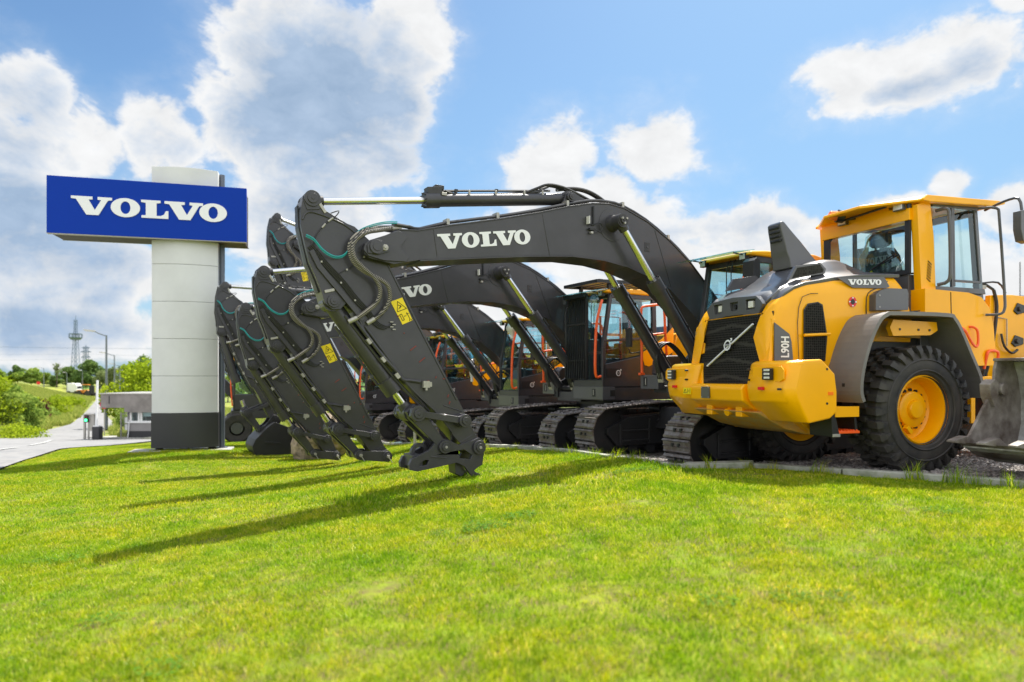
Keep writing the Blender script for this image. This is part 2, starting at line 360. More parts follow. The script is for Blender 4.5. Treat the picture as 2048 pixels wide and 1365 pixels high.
# ================================================================== terrain
CP = [(0,0,-1.36),(-3,1,-1.5),(3,1,-1.3),(8,4,-1.12),(8,-4,-1.2),(-8,-4,-1.7),(0,-15,-1.4),(20,-15,-1.2),(-20,-15,-2.0),
 (5.19,6.92,-1.13),(3.9,7.9,-1.14),(3.0,8.63,-1.16),(1.76,9.3,-1.18),(1.37,10.6,-1.25),(.65,12.1,-1.32),(-.63,14.3,-1.47),(-2.2,17.5,-1.70),
 (4.76,8.25,-1.14),(4.1,10.1,-1.27),(7.5,9.3,-1.14),(6.9,11.2,-1.25),(3.74,11.6,-1.38),(2.4,9.5,-1.33),(2.0,14.6,-1.54),(.45,17.75,-1.80),(-1.72,21.05,-2.0),(-2.95,24.6,-2.22),(-5,27.6,-2.35),(12,14,-1.35),(10,24,-1.9),
 (0,9,-1.30),(-.4,9.2,-1.31),(-3.4,6,-1.60),(-2.2,12.2,-1.60),(-3.9,15.3,-1.93),(-6.5,18.2,-2.05),(-9.4,18.2,-1.97),(-7.5,17.6,-1.97),(-9.2,12.4,-1.96),(-6,8,-1.76),
 (-11.25,15,-2.05),(-13,18.5,-2.18),(-14.4,21.8,-2.33),(-16,27,-2.75),(-9,26,-2.4),(-19,37,-3.45),(-24,42,-3.87),(-33,42,-3.87),(-30,20,-2.3),(-60,30,-3.0),(-60,42,-3.8),(0,42,-3.0),(30,42,-2.6),
 (-35,60,-4.6),(-90,60,-4.6),(30,60,-3.4),(-57,95,-5.2),(-120,95,-5.2),(40,95,-4.4),(-100,170,-5.5),(-300,200,-5.6),(100,200,-5.5),(400,200,-5.5),(-400,600,-6),(0,600,-6),(500,600,-6),(-2500,2800,-8),(0,3000,-8),(2500,2800,-8),(2500,0,-5),(-2500,0,-5),(300,0,-2),(-300,0,-4),(0,-200,-3),(0,-2500,-6)]
def warp(x, y): return np.arcsinh(np.asarray(x, float)/9), np.arcsinh(np.asarray(y, float)/9)
_c = np.array(CP); _u, _v = warp(_c[:,0], _c[:,1])
def _phi(d2): return .5*d2*np.log(d2+1e-9)
_n = len(_c); _A = np.zeros((_n+3, _n+3)); _d = (_u[:,None]-_u)**2+(_v[:,None]-_v)**2
_A[:_n,:_n] = _phi(_d)+np.eye(_n)*2e-4; _A[:_n,_n:] = np.stack([np.ones(_n), _u, _v], 1); _A[_n:,:_n] = _A[:_n,_n:].T
_w = np.linalg.solve(_A, np.concatenate([_c[:,2], np.zeros(3)]))
HL = np.array([(-60,36),(-33,43),(-37.4,54),(-44,68),(-59,94),(-94.5,155),(-112,185),(-135,220)], float)   # verge of the hill road
def Hh(x, y):
    """ground height (world z) at plan points"""
    x = np.atleast_1d(np.asarray(x, float)); y = np.atleast_1d(np.asarray(y, float)); u, v = warp(x, y)
    out = np.zeros_like(x)
    for s in range(0, len(x), 20000):
        e = slice(s, s+20000); d = (u[e,None]-_u)**2+(v[e,None]-_v)**2
        out[e] = _phi(d) @ _w[:_n]+_w[_n]+_w[_n+1]*u[e]+_w[_n+2]*v[e]
    # mound left of the hill road
    xl = np.interp(y, HL[:,1], HL[:,0]); dist = xl-x
    t = np.clip((dist-1.0)/22, 0, 1); t = t*t*(3-2*t); g = np.clip((y-42)/45, 0, 1); g2 = np.clip((330-y)/100, 0, 1)
    out += 3.5*t*np.sqrt(g)*g2*(.9+.2*np.sin(x*.11)*np.sin(y*.07))
    return out+CZ
def H1(x, y): return float(Hh(x, y)[0])
def steps(pts):
    out = []
    for (a, b, st) in pts: out += list(np.arange(a, b, st))
    return out
xs = steps([(-2600,-600,200),(-600,-160,20),(-160,-40,3),(-40,-16,1.0),(-16,10,.35),(10,30,1.2),(30,160,6),(160,600,40),(600,2601,200)])
ys = steps([(-2500,-100,300),(-100,-6,8),(-6,24,.4),(24,60,1.2),(60,260,3.5),(260,600,25),(600,3001,200)])
def grid(name, xs, ys, m, dz=0):
    X, Y = np.meshgrid(xs, ys); Z = Hh(X.ravel(), Y.ravel())+dz; me = bpy.data.meshes.new(name)
    nx, ny = len(xs), len(ys); V = np.stack([X.ravel(), Y.ravel(), Z], 1)
    i = np.arange((ny-1)*(nx-1)); r, c = i//(nx-1), i % (nx-1); a = r*nx+c
    me.from_pydata(V.tolist(), [], np.stack([a, a+1, a+nx+1, a+nx], 1).tolist()); me.materials.append(m)
    me.polygons.foreach_set('use_smooth', [True]*len(me.polygons)); me.update(); o = bpy.data.objects.new(name, me); COL.objects.link(o); return o
def ground_mat(name, cols, scales, rough=.9, bump=.3, bs=30, bd=.02):
    m = bpy.data.materials.new(name); m.use_nodes = True; N = m.node_tree.nodes; K = m.node_tree.links; p = N['Principled BSDF']; p.inputs['Roughness'].default_value = rough; p.inputs['Specular IOR Level'].default_value = .2
    g = N.new('ShaderNodeNewGeometry'); cur = None
    for c, s, off in zip(cols[1:], scales, range(9)):
        n = N.new('ShaderNodeTexNoise'); n.inputs['Scale'].default_value = s; n.inputs['Detail'].default_value = 8; n.inputs['Roughness'].default_value = .65; mp = N.new('ShaderNodeMapping'); mp.inputs['Location'].default_value = (off*13, 5, 1)
        K.new(g.outputs['Position'], mp.inputs[0]); K.new(mp.outputs[0], n.inputs['Vector'])
        r = N.new('ShaderNodeValToRGB'); K.new(n.outputs[0], r.inputs[0]); r.color_ramp.elements[0].position = .42; r.color_ramp.elements[1].position = .62
        x = N.new('ShaderNodeMixRGB'); K.new(r.outputs[0], x.inputs[0])
        if cur is None: x.inputs[1].default_value = (*cols[0], 1)
        else: K.new(cur, x.inputs[1])
        x.inputs[2].default_value = (*c, 1); cur = x.outputs[0]
    K.new(cur, p.inputs['Base Color'])
    n = N.new('ShaderNodeTexNoise'); n.inputs['Scale'].default_value = bs; n.inputs['Detail'].default_value = 6; K.new(g.outputs['Position'], n.inputs['Vector']); b = N.new('ShaderNodeBump'); b.inputs['Strength'].default_value = bump; b.inputs['Distance'].default_value = bd
    K.new(n.outputs[0], b.inputs['Height']); K.new(b.outputs[0], p.inputs['Normal']); return m
GM = ground_mat('meadow', [(.16,.24,.02),(.10,.17,.03),(.30,.33,.03),(.17,.15,.07)], [.12,.05,.35], bump=.6, bs=2.5, bd=.3)
grid('ground', xs, ys, GM)['kind'] = 'structure'
LAWN = [(-10.2,-3),(-10.6,8),(-11.25,15),(-13.3,19.5),(-14.4,21.8),(-16,27),(-19,37),(-12,38),(-8,30),(-5.6,23.8),(-3.8,20.4),(-2.2,17.5),(-1,15.3),(-.63,14.3),(.65,12.1),(1.08,11.2),(1.40,10.3),(1.76,9.35),(2.47,8.96),(3.0,8.63),(3.9,7.9),(4.63,7.35),(5.19,6.92),(7.5,5.6),(10,4.2),(14,2),(14,-3)]
def inside(P, poly):
    x, y = P[:,0], P[:,1]; r = np.zeros(len(P), bool); n = len(poly)
    for i in range(n):
        x1, y1 = poly[i]; x2, y2 = poly[(i+1) % n]; c = ((y1 > y) != (y2 > y)) & (x < (x2-x1)*(y-y1)/(y2-y1+1e-12)+x1); r ^= c
    return r
def dist_poly(P, poly):
    d = np.full(len(P), 1e9)
    for i in range(len(poly)):
        a = np.array(poly[i]); b = np.array(poly[(i+1) % len(poly)]); ab = b-a; t = np.clip(((P-a) @ ab)/(ab @ ab), 0, 1); d = np.minimum(d, np.linalg.norm(P-(a+t[:,None]*ab), axis=1))
    return d
SOIL = ground_mat('lawn_soil', [(.15,.21,.01),(.22,.26,.012),(.13,.11,.035)], [1.4,6], bump=.8, bs=60, bd=.02)
def cells(name, poly, st, m, dz):
    p = np.array(poly); gx = np.arange(p[:,0].min(), p[:,0].max()+st, st); gy = np.arange(p[:,1].min(), p[:,1].max()+st, st); o = grid(name, gx, gy, m, dz); me = o.data
    bm = bmesh.new(); bm.from_mesh(me); c = np.array([f.calc_center_median()[:2] for f in bm.faces]); keep = inside(c, poly)
    bmesh.ops.delete(bm, geom=[f for f, k in zip(bm.faces, keep) if not k], context='FACES'); bm.to_mesh(me); bm.free(); o['kind'] = 'structure'; return o
cells('lawn', LAWN, .28, SOIL, .012)
KL = [(-6.0,24.5),(-3.8,20.4),(-2.2,17.5),(-1,15.3),(-.63,14.3),(.65,12.1),(1.08,11.2),(1.40,10.3),(1.76,9.35),(2.47,8.96),(3.0,8.63),(3.9,7.9),(4.63,7.35),(5.19,6.92),(7.5,5.6),(10,4.2)]
GR = KL+[(16,4),(22,14),(18,34),(-2,36)]
GRM = ground_mat('gravel_ground', [(.30,.27,.265),(.18,.165,.16),(.42,.385,.37)], [9,25], bump=1.0, bs=45, bd=.03)
cells('yard_ground', GR, .3, GRM, .006)
def resample(L, n):
    L = np.array(L, float); s = np.r_[0, np.cumsum(np.linalg.norm(np.diff(L, axis=0), axis=1))]; t = np.linspace(0, 1, n)**1.15*s[-1]
    return np.stack([np.interp(t, s, L[:,0]), np.interp(t, s, L[:,1])], 1)
def strip(name, A, B, n, k, m, dz, kz=0):
    A = resample(A, n); B = resample(B, n); V = []
    for i in range(n):
        for j in range(k): V.append(A[i]+(B[i]-A[i])*j/(k-1))
    V = np.array(V); z = Hh(V[:,0], V[:,1])+dz+kz*np.abs(V[:,1]); me = bpy.data.meshes.new(name)
    me.from_pydata(np.c_[V, z].tolist(), [], [(i*k+j, i*k+j+1, (i+1)*k+j+1, (i+1)*k+j) for i in range(n-1) for j in range(k-1)]); me.materials.append(m)
    me.polygons.foreach_set('use_smooth', [True]*len(me.polygons)); me.update(); o = bpy.data.objects.new(name, me); COL.objects.link(o); o['kind'] = 'structure'; return o
ASP = ground_mat('pale_concrete_road', [(.21,.21,.215),(.16,.16,.165),(.245,.24,.235)], [.25,3], rough=.8, bump=.1, bs=20, bd=.01)
RL = [(-60,14),(-55,30),(-33.5,43),(-37.4,54),(-44,68),(-59,94),(-94.5,155),(-112,185),(-126,208)]
RR = [(-10.2,-3),(-11.25,15),(-13.3,19.5),(-14.4,21.8),(-16,27),(-19,37.5),(-27.6,45.5),(-32.6,54),(-39.5,68),(-56.0,94),(-91,155),(-110,185),(-124,206)]
# widths pair up point by point further on, so both lines get the same stations
RLp = [(-60,-3),(-60,14),(-58,20),(-56,25),(-53,30),(-44,38),(-34,43.5),(-37.4,54),(-44,68),(-59,94),(-94.5,155),(-112,185),(-126,208)]
def dense(L, k=7): return [tuple(np.array(L[i])+(np.array(L[i+1])-np.array(L[i]))*j/k) for i in range(len(L)-1) for j in range(k)]+[L[-1]]
def strip2(name, A, B, k, m, dz, kz):
    A, B = np.array(dense(A)), np.array(dense(B)); n = len(A); V = np.array([A[i]+(B[i]-A[i])*j/(k-1) for i in range(n) for j in range(k)]); z = Hh(V[:,0], V[:,1])+dz+kz*np.abs(V[:,1]); me = bpy.data.meshes.new(name)
    me.from_pydata(np.c_[V, z].tolist(), [], [(i*k+j, i*k+j+1, (i+1)*k+j+1, (i+1)*k+j) for i in range(n-1) for j in range(k-1)]); me.materials.append(m)
    me.polygons.foreach_set('use_smooth', [True]*len(me.polygons)); me.update(); o = bpy.data.objects.new(name, me); COL.objects.link(o); o['kind'] = 'structure'; return o
strip2('road', RLp, RR, 24, ASP, .03, .0012)
MRK = mat('road_paint', (.42,.42,.41), .7, noise=.25, nscale=2)
def mark(L, w): 
    L = np.array(L, float); d = np.gradient(L, axis=0); d /= np.linalg.norm(d, axis=1)[:,None]; nn = np.stack([-d[:,1], d[:,0]], 1)*w/2; return (L-nn).tolist(), (L+nn).tolist()
for i, L in enumerate(([(-13.5,16.5),(-16,21),(-18.5,25.5)], [(-20.5,29),(-24,35),(-27,40)])): a, b = mark(L, .18); strip('road_marking', a, b, 12, 2, MRK, .055, .0012)
# pavement island with a kerb, in front of the gatehouse
CON = mat('kerb_concrete', (.38,.37,.34), .85, noise=.3, nscale=3, bump=.2, bscale=30)
KERB = mat('mossy_kerb', (.42,.42,.37), .9, col2=(.20,.22,.15), nscale=4, bump=.4, bscale=50, detail=8)
def kerb_run(name, L, w, h, m, dz=0, seg=1.0):
    L = np.array(L, float); s = np.r_[0, np.cumsum(np.linalg.norm(np.diff(L, axis=0), axis=1))]; n = int(s[-1]/seg); mb = MB(m); rnd = random.Random(3)
    for i in range(n):
        a, b = [np.array([np.interp(t, s, L[:,0]), np.interp(t, s, L[:,1])]) for t in (s[-1]*(i+.006)/n, s[-1]*(i+.994)/n)]
        d = (b-a)/np.linalg.norm(b-a); q = np.array([-d[1], d[0]])*w/2; za, zb = H1(*a)+dz, H1(*b)+dz; j = rnd.uniform(-.008, .008)
        mb.add([(*(a-q), za-.2), (*(b-q), zb-.2), (*(b+q), zb-.2), (*(a+q), za-.2), (*(a-q), za+h+j), (*(b-q), zb+h+j), (*(b+q), zb+h+j), (*(a+q), za+h+j)], [(0,3,2,1),(4,5,6,7),(0,1,5,4),(1,2,6,5),(2,3,7,6),(3,0,4,7)])
    o = mb.build(name, bevel=.012); o['kind'] = 'structure'; return o
kerb_run('kerb', KL, .13, .078, KERB)
m = MB(KERB)                                              # one thicker stone lying on the kerb
a, b = np.array([2.25,9.02]), np.array([3.0,8.56]); d = (b-a)/np.linalg.norm(b-a); q = np.array([-d[1], d[0]])*.16; za, zb = H1(*a), H1(*b)
m.add([(*(a-q*.6), za-.05), (*(b-q*.6), zb-.05), (*(b+q), zb-.05), (*(a+q), za-.05), (*(a-q*.6), za+.10), (*(b-q*.6), zb+.10), (*(b+q), zb+.10), (*(a+q), za+.10)], [(0,3,2,1),(4,5,6,7),(0,1,5,4),(1,2,6,5),(2,3,7,6),(3,0,4,7)])
tag(m.build('kerb_stone', bevel=.015), 'flat concrete slab lying along the kerb by the grille end of the wheel loader', 'kerb stone')
isl = [(-27.6,44.5),(-25,42.2),(-22,40.6),(-18,39.6),(-12,39.2)]
kerb_run('kerb', isl, .2, .14, CON, .03)
strip2('pavement', isl, [(-27.6,47),(-25,47),(-22,47),(-18,47),(-12,47)], 6, CON, .10, 0)

# ================================================================== grass, gravel stones (uncountable: instanced clumps)
def grass_mat():
    m = bpy.data.materials.new('grass_blades'); m.use_nodes = True; N = m.node_tree.nodes; K = m.node_tree.links
    for n in list(N): N.remove(n)
    at = N.new('ShaderNodeAttribute'); at.attribute_name = 'rnd'; g = N.new('ShaderNodeNewGeometry')
    r = N.new('ShaderNodeValToRGB'); K.new(at.outputs['Fac'], r.inputs[0]); e = r.color_ramp.elements
    e[0].color = (.15,.25,.006,1); x = e.new(.45); x.color = (.33,.44,.008,1); x = e.new(.82); x.color = (.47,.54,.010,1); e[-1].color = (.72,.63,.18,1)
    n = N.new('ShaderNodeTexNoise'); n.inputs['Scale'].default_value = .9; n.inputs['Detail'].default_value = 5; n.inputs['Roughness'].default_value = .65; K.new(g.outputs['Position'], n.inputs['Vector'])
    q = N.new('ShaderNodeValToRGB'); K.new(n.outputs[0], q.inputs[0]); q.color_ramp.elements[0].position = .40; q.color_ramp.elements[1].position = .62
    q.color_ramp.elements[0].color = (.74,.90,.6,1); q.color_ramp.elements[1].color = (1.28,1.06,1.2,1)
    mu = N.new('ShaderNodeMixRGB'); mu.blend_type = 'MULTIPLY'; mu.inputs[0].default_value = 1; K.new(r.outputs[0], mu.inputs[1]); K.new(q.outputs[0], mu.inputs[2])
    n4 = N.new('ShaderNodeTexNoise'); n4.inputs['Scale'].default_value = 6; n4.inputs['Detail'].default_value = 6; n4.inputs['Roughness'].default_value = .7; K.new(g.outputs['Position'], n4.inputs['Vector']); q4 = N.new('ShaderNodeValToRGB'); K.new(n4.outputs[0], q4.inputs[0]); q4.color_ramp.elements[0].position = .38; q4.color_ramp.elements[1].position = .6; q4.color_ramp.elements[0].color = (.60,.76,.5,1); q4.color_ramp.elements[1].color = (1.12,1.08,1,1); m4 = N.new('ShaderNodeMixRGB'); m4.blend_type = 'MULTIPLY'; m4.inputs[0].default_value = 1; K.new(mu.outputs[0], m4.inputs[1]); K.new(q4.outputs[0], m4.inputs[2]); mu = m4
    d = N.new('ShaderNodeBsdfDiffuse'); t = N.new('ShaderNodeBsdfTranslucent'); gl = N.new('ShaderNodeBsdfGlossy'); gl.inputs['Roughness'].default_value = .45; gl.inputs[0].default_value = (1,1,1,1)
    K.new(mu.outputs[0], d.inputs[0]); K.new(mu.outputs[0], t.inputs[0]); a = N.new('ShaderNodeMixShader'); a.inputs[0].default_value = .48; K.new(d.outputs[0], a.inputs[1]); K.new(t.outputs[0], a.inputs[2])
    b = N.new('ShaderNodeMixShader'); b.inputs[0].default_value = .012; K.new(a.outputs[0], b.inputs[1]); K.new(gl.outputs[0], b.inputs[2]); o = N.new('ShaderNodeOutputMaterial'); K.new(b.outputs[0], o.inputs[0]); return m
GRS = grass_mat()
def blades(name, n, rad, h, w, seed, lean=.5, square=False):
    rg = np.random.default_rng(seed); a = rg.uniform(0, 2*PI, n); rr = rad*np.sqrt(rg.uniform(0, 1, n)); x, y = rr*np.cos(a), rr*np.sin(a)
    hh = h*rg.uniform(.45, 1.25, n); ww = w*rg.uniform(.7, 1.3, n); th = rg.uniform(0, 2*PI, n); la = rg.uniform(0, 2*PI, n); ln = hh*rg.uniform(.1, lean*2, n)
    cx, cy = np.cos(th)*ww/2, np.sin(th)*ww/2; lx, ly = np.cos(la)*ln, np.sin(la)*ln; z0 = np.full(n, -.01)
    V = np.stack([np.stack([x-cx, y-cy, z0], 1), np.stack([x+cx, y+cy, z0], 1), np.stack([x+cx*.8+lx*.35, y+cy*.8+ly*.35, hh*.6], 1), np.stack([x-cx*.8+lx*.35, y-cy*.8+ly*.35, hh*.6], 1), np.stack([x+lx, y+ly, hh], 1)], 1).reshape(-1, 3)
    b = np.arange(n)*5; me = bpy.data.meshes.new(name)
    F = []; 
    for k in b.tolist(): F.append((k, k+1, k+2, k+3)); F.append((k+3, k+2, k+4))
    me.from_pydata(V.tolist(), [], F); me.materials.append(GRS); at = me.attributes.new('rnd', 'FLOAT', 'POINT'); at.data.foreach_set('value', np.repeat(rg.uniform(0, 1, n), 5).astype(np.float32)); me.update()
    o = bpy.data.objects.new(name, me); COL.objects.link(o); o['kind'] = 'stuff'; return o
def scatter(name, proto, P, seed, smin=.8, smax=1.2, dz=0, tilt=True):
    """points mesh with per-point rotation and size; geometry nodes put the clump on every point"""
    rg = np.random.default_rng(seed); z = Hh(P[:,0], P[:,1])+dz; e = .15
    gx = (Hh(P[:,0]+e, P[:,1])-z+dz)/e; gy = (Hh(P[:,0], P[:,1]+e)-z+dz)/e; me = bpy.data.meshes.new(name); me.from_pydata(np.c_[P, z].tolist(), [], [])
    rot_ = np.stack([np.arctan(gy), -np.arctan(gx), rg.uniform(0, 2*PI, len(P))], 1)
    out = []
    for r in rot_:
        nrm = Vector((math.tan(r[1]) if tilt else 0, -math.tan(r[0]) if tilt else 0, 1)).normalized(); out.append((nrm.to_track_quat('Z', 'Y').to_matrix() @ Matrix.Rotation(r[2], 3, 'Z')).to_euler())
    at = me.attributes.new('rot', 'FLOAT_VECTOR', 'POINT'); at.data.foreach_set('vector', np.array([tuple(q) for q in out], np.float32).ravel())
    at = me.attributes.new('scl', 'FLOAT', 'POINT'); at.data.foreach_set('value', rg.uniform(smin, smax, len(P)).astype(np.float32))
    o = bpy.data.objects.new(name, me); COL.objects.link(o); o['kind'] = 'stuff'
    ng = bpy.data.node_groups.new(name, 'GeometryNodeTree'); ng.interface.new_socket('Geometry', in_out='INPUT', socket_type='NodeSocketGeometry'); ng.interface.new_socket('Geometry', in_out='OUTPUT', socket_type='NodeSocketGeometry')
    N, K = ng.nodes, ng.links; gi, go = N.new('NodeGroupInput'), N.new('NodeGroupOutput'); ins = N.new('GeometryNodeInstanceOnPoints'); oi = N.new('GeometryNodeObjectInfo'); oi.inputs[0].default_value = proto; oi.transform_space = 'ORIGINAL'
    a1 = N.new('GeometryNodeInputNamedAttribute'); a1.data_type = 'FLOAT_VECTOR'; a1.inputs[0].default_value = 'rot'; a2 = N.new('GeometryNodeInputNamedAttribute'); a2.data_type = 'FLOAT'; a2.inputs[0].default_value = 'scl'
    er = N.new('FunctionNodeEulerToRotation'); K.new(a1.outputs[0], er.inputs[0]); K.new(gi.outputs[0], ins.inputs['Points']); K.new(oi.outputs['Geometry'], ins.inputs['Instance']); K.new(er.outputs[0], ins.inputs['Rotation']); K.new(a2.outputs[0], ins.inputs['Scale']); K.new(ins.outputs[0], go.inputs[0])
    md = o.modifiers.new('scatter', 'NODES'); md.node_group = ng; return o
def jgrid(x0, x1, y0, y1, st, seed, j=.35):
    rg = np.random.default_rng(seed); X, Y = np.meshgrid(np.arange(x0, x1, st), np.arange(y0, y1, st)); P = np.stack([X.ravel(), Y.ravel()], 1); return P+rg.uniform(-j, j, P.shape)*st
def seen(P, m=.6): return (P[:,1] > .9) & (np.abs(P[:,0]) < P[:,1]*.80+m)
def put(o, x, y): o.location = (x, y, H1(x, y)+.01); return o
g1 = put(blades('grass', 1500, .36, .042, .0048, 1), 0.2, 3.2); g2 = put(blades('grass', 1900, .74, .046, .0085, 2), -1.5, 8.2); g3 = put(blades('grass', 200, .13, .032, .006, 3), -1.0, 5.0); g4 = put(blades('grass', 26, .07, .14, .006, 4, .35), 1.25, 10.25)
P = jgrid(-12, 12, .8, 7.4, .42, 5); P = P[inside(P, LAWN) & seen(P)]; P = P[dist_poly(P, LAWN) > .32]; scatter('grass', g1, P, 6)
P = jgrid(-22, 14, 7.1, 31, .80, 7); P = P[inside(P, LAWN) & seen(P)]; D = dist_poly(P, LAWN); scatter('grass', g2, P[D > .66], 8)
P = jgrid(-22, 12, 1.0, 31, .17, 9); P = P[inside(P, LAWN) & seen(P)]; D = dist_poly(P, LAWN); P = P[((D < .80) & (P[:,1] > 7)) | (D < .42)]; D = dist_poly(P, LAWN); P = P[D > .11]; scatter('grass', g3, P, 10, .7, 1.3)
rg = np.random.default_rng(11); KA = np.array(dense(KL, 40)); idx = rg.choice(len(KA), 90); P = KA[idx]+rg.uniform(-.10, .10, (90, 2))+np.array([-.06, -.10]); scatter('weeds', g4, P, 12, .5, 1.5)
P = jgrid(-60, -20, 44, 100, 1.0, 15)
def stones(name, n, rad, seed):
    rg = np.random.default_rng(seed); mb = MB(); cols = [mat('stone_a', (.34,.31,.29), .85, noise=.3, nscale=20), mat('stone_b', (.22,.20,.195), .85, noise=.3, nscale=20), mat('stone_c', (.46,.42,.39), .85, noise=.2, nscale=20)]
    for i in range(n):
        mb.use(cols[rg.choice(3, p=[.5,.33,.17])]); s = rg.uniform(.010, .030); r = rad*math.sqrt(rg.uniform()); a = rg.uniform(0, 6.28); c = Vector((r*math.cos(a), r*math.sin(a), s*.35+rg.uniform(0, .02)))
        E = Matrix.Rotation(rg.uniform(0, 6), 3, 'Z') @ Matrix.Rotation(rg.uniform(-.6, .6), 3, 'X'); V = []
        for z, f in ((-.6,.7),(0,1),(.55,.6)):
            for k in range(5): t = 2*PI*k/5+z; V.append(c+E @ Vector((math.cos(t)*f*s*rg.uniform(.7,1.2), math.sin(t)*f*s*rg.uniform(.6,1.0), z*s*rg.uniform(.7,1.1))))
        mb.add(V, [(j*5+k, j*5+(k+1) % 5, (j+1)*5+(k+1) % 5, (j+1)*5+k) for j in range(2) for k in range(5)]+[(4,3,2,1,0),(10,11,12,13,14)])
    o = mb.build(name, smooth=0); o['kind'] = 'stuff'; return o
s1 = put(stones('gravel', 260, .30, 1), 5.6, 7.5)
P = jgrid(-2, 12, 5.4, 16, .30, 21); P = P[inside(P, GR) & seen(P, .3)]; P = P[dist_poly(P, GR) > .30]; scatter('gravel', s1, P, 22, .8, 1.3)
s2 = put(stones('gravel', 30, .09, 2), 4.2, 7.85)
P = jgrid(-2, 12, 5.4, 16, .10, 23); P = P[inside(P, GR) & seen(P, .3)]; D = dist_poly(P, GR); P = P[(D < .36) & (D > .07)]; scatter('gravel', s2, P, 24, .7, 1.2)

CLV = mat('clover_leaf', (.07,.17,.012), .8, spec=.1, noise=.3, nscale=30)
def clover(name, seed):
    rnd = random.Random(seed); mb = MB(CLV)
    for i in range(70):
        r = .12*math.sqrt(rnd.random()); a = rnd.uniform(0, 6.28); c = Vector((r*math.cos(a), r*math.sin(a), rnd.uniform(.025, .05)))
        for k in range(3):
            t = a+k*2.09; d = Vector((math.cos(t), math.sin(t), rnd.uniform(-.3, .3)))*.011; q = Vector((-math.sin(t), math.cos(t), rnd.uniform(-.3, .3)))*.006
            mb.add([c, c+d*.6+q, c+d*1.1, c+d*.6-q], [(0,1,2,3)])
    o = mb.build(name, smooth=0); o['kind'] = 'stuff'; return o
cl = put(clover('clover', 3), -1.7, 3.3)
rg = np.random.default_rng(77); P = np.stack([rg.uniform(-7, 7, 1500), rg.uniform(1.4, 11, 1500)], 1); P = P[inside(P, LAWN) & seen(P, 0)]; P = P[dist_poly(P, LAWN) > .2]
nz = np.sin(P[:,0]*1.7+2)*np.sin(P[:,1]*1.3)+rg.uniform(-.6, .6, len(P)); scatter('clover', cl, P[nz > 1.12], 78, .5, 1.4)

# ================================================================== foliage
def leaf_mat(name, a, b, tr=.35):
    m = bpy.data.materials.new(name); m.use_nodes = True; N = m.node_tree.nodes; K = m.node_tree.links
    for n in list(N): N.remove(n)
    at = N.new('ShaderNodeAttribute'); at.attribute_name = 'rnd'; r = N.new('ShaderNodeValToRGB'); K.new(at.outputs['Fac'], r.inputs[0]); r.color_ramp.elements[0].color = (*a, 1); r.color_ramp.elements[1].color = (*b, 1)
    d = N.new('ShaderNodeBsdfDiffuse'); t = N.new('ShaderNodeBsdfTranslucent'); K.new(r.outputs[0], d.inputs[0]); K.new(r.outputs[0], t.inputs[0]); x = N.new('ShaderNodeMixShader'); x.inputs[0].default_value = tr
    K.new(d.outputs[0], x.inputs[1]); K.new(t.outputs[0], x.inputs[2]); o = N.new('ShaderNodeOutputMaterial'); K.new(x.outputs[0], o.inputs[0]); return m
LF = {'deep': leaf_mat('leaf_deep', (.09,.16,.05), (.22,.31,.09)), 'mid': leaf_mat('leaf_mid', (.13,.23,.04), (.36,.44,.09)), 'lime': leaf_mat('leaf_lime', (.16,.25,.015), (.42,.50,.03)), 'wine': leaf_mat('leaf_wine', (.06,.015,.02), (.14,.05,.05)), 'dull': leaf_mat('leaf_dull', (.13,.18,.07), (.27,.32,.13)), 'tall': leaf_mat('leaf_tall', (.18,.26,.04), (.46,.46,.12))}
BARK = mat('bark', (.12,.10,.08), .9, noise=.4, nscale=6)
def crown(name, parent, rad, h0, h1, n, leaf, seed, m, lobes=9):
    """leaf-sized faces clumped in uneven lobes"""
    rg = np.random.default_rng(seed); L = []
    for i in range(lobes):
        t = rg.uniform(0, 1); z = h0+(h1-h0)*(.15+.75*t); rr = rad*(1-.65*abs(t-.4))*rg.uniform(.2, .75); a = rg.uniform(0, 6.28); L.append((rr*math.cos(a), rr*math.sin(a), z, rad*rg.uniform(.30, .55), (h1-h0)*rg.uniform(.12, .24)))
    L.append((0, 0, (h0+h1)/2, rad*.55, (h1-h0)*.42)); L = np.array(L); k = rg.integers(0, len(L), n); d = rg.normal(size=(n, 3)); d /= np.linalg.norm(d, axis=1)[:,None]; q = rg.uniform(.45, 1.08, n)**.5
    C = L[k,:3]+d*np.stack([L[k,3], L[k,3], L[k,4]], 1)*q[:,None]; C[:,2] = np.maximum(C[:,2], h0*.6+.02); U = rg.normal(size=(n, 3)); U /= np.linalg.norm(U, axis=1)[:,None]; W_ = np.cross(U, rg.normal(size=(n, 3))); W_ /= np.linalg.norm(W_, axis=1)[:,None]
    s = leaf*rg.uniform(.5, 1.3, n)[:,None]; V = np.stack([C-U*s-W_*s*.5, C+U*s*.3-W_*s*.7, C+U*s+W_*s*.4, C-U*s*.4+W_*s*.8], 1).reshape(-1, 3); me = bpy.data.meshes.new(name)
    me.from_pydata(V.tolist(), [], (np.arange(n)[:,None]*4+np.arange(4)).tolist()); me.materials.append(m); tone = np.clip(rg.uniform(0, 1, n)*.6+.4*rg.uniform(0, 1, len(L))[k], 0, 1)
    at = me.attributes.new('rnd', 'FLOAT', 'POINT'); at.data.foreach_set('value', np.repeat(tone, 4).astype(np.float32)); me.update(); o = bpy.data.objects.new(name, me); COL.objects.link(o); o.parent = parent; return o
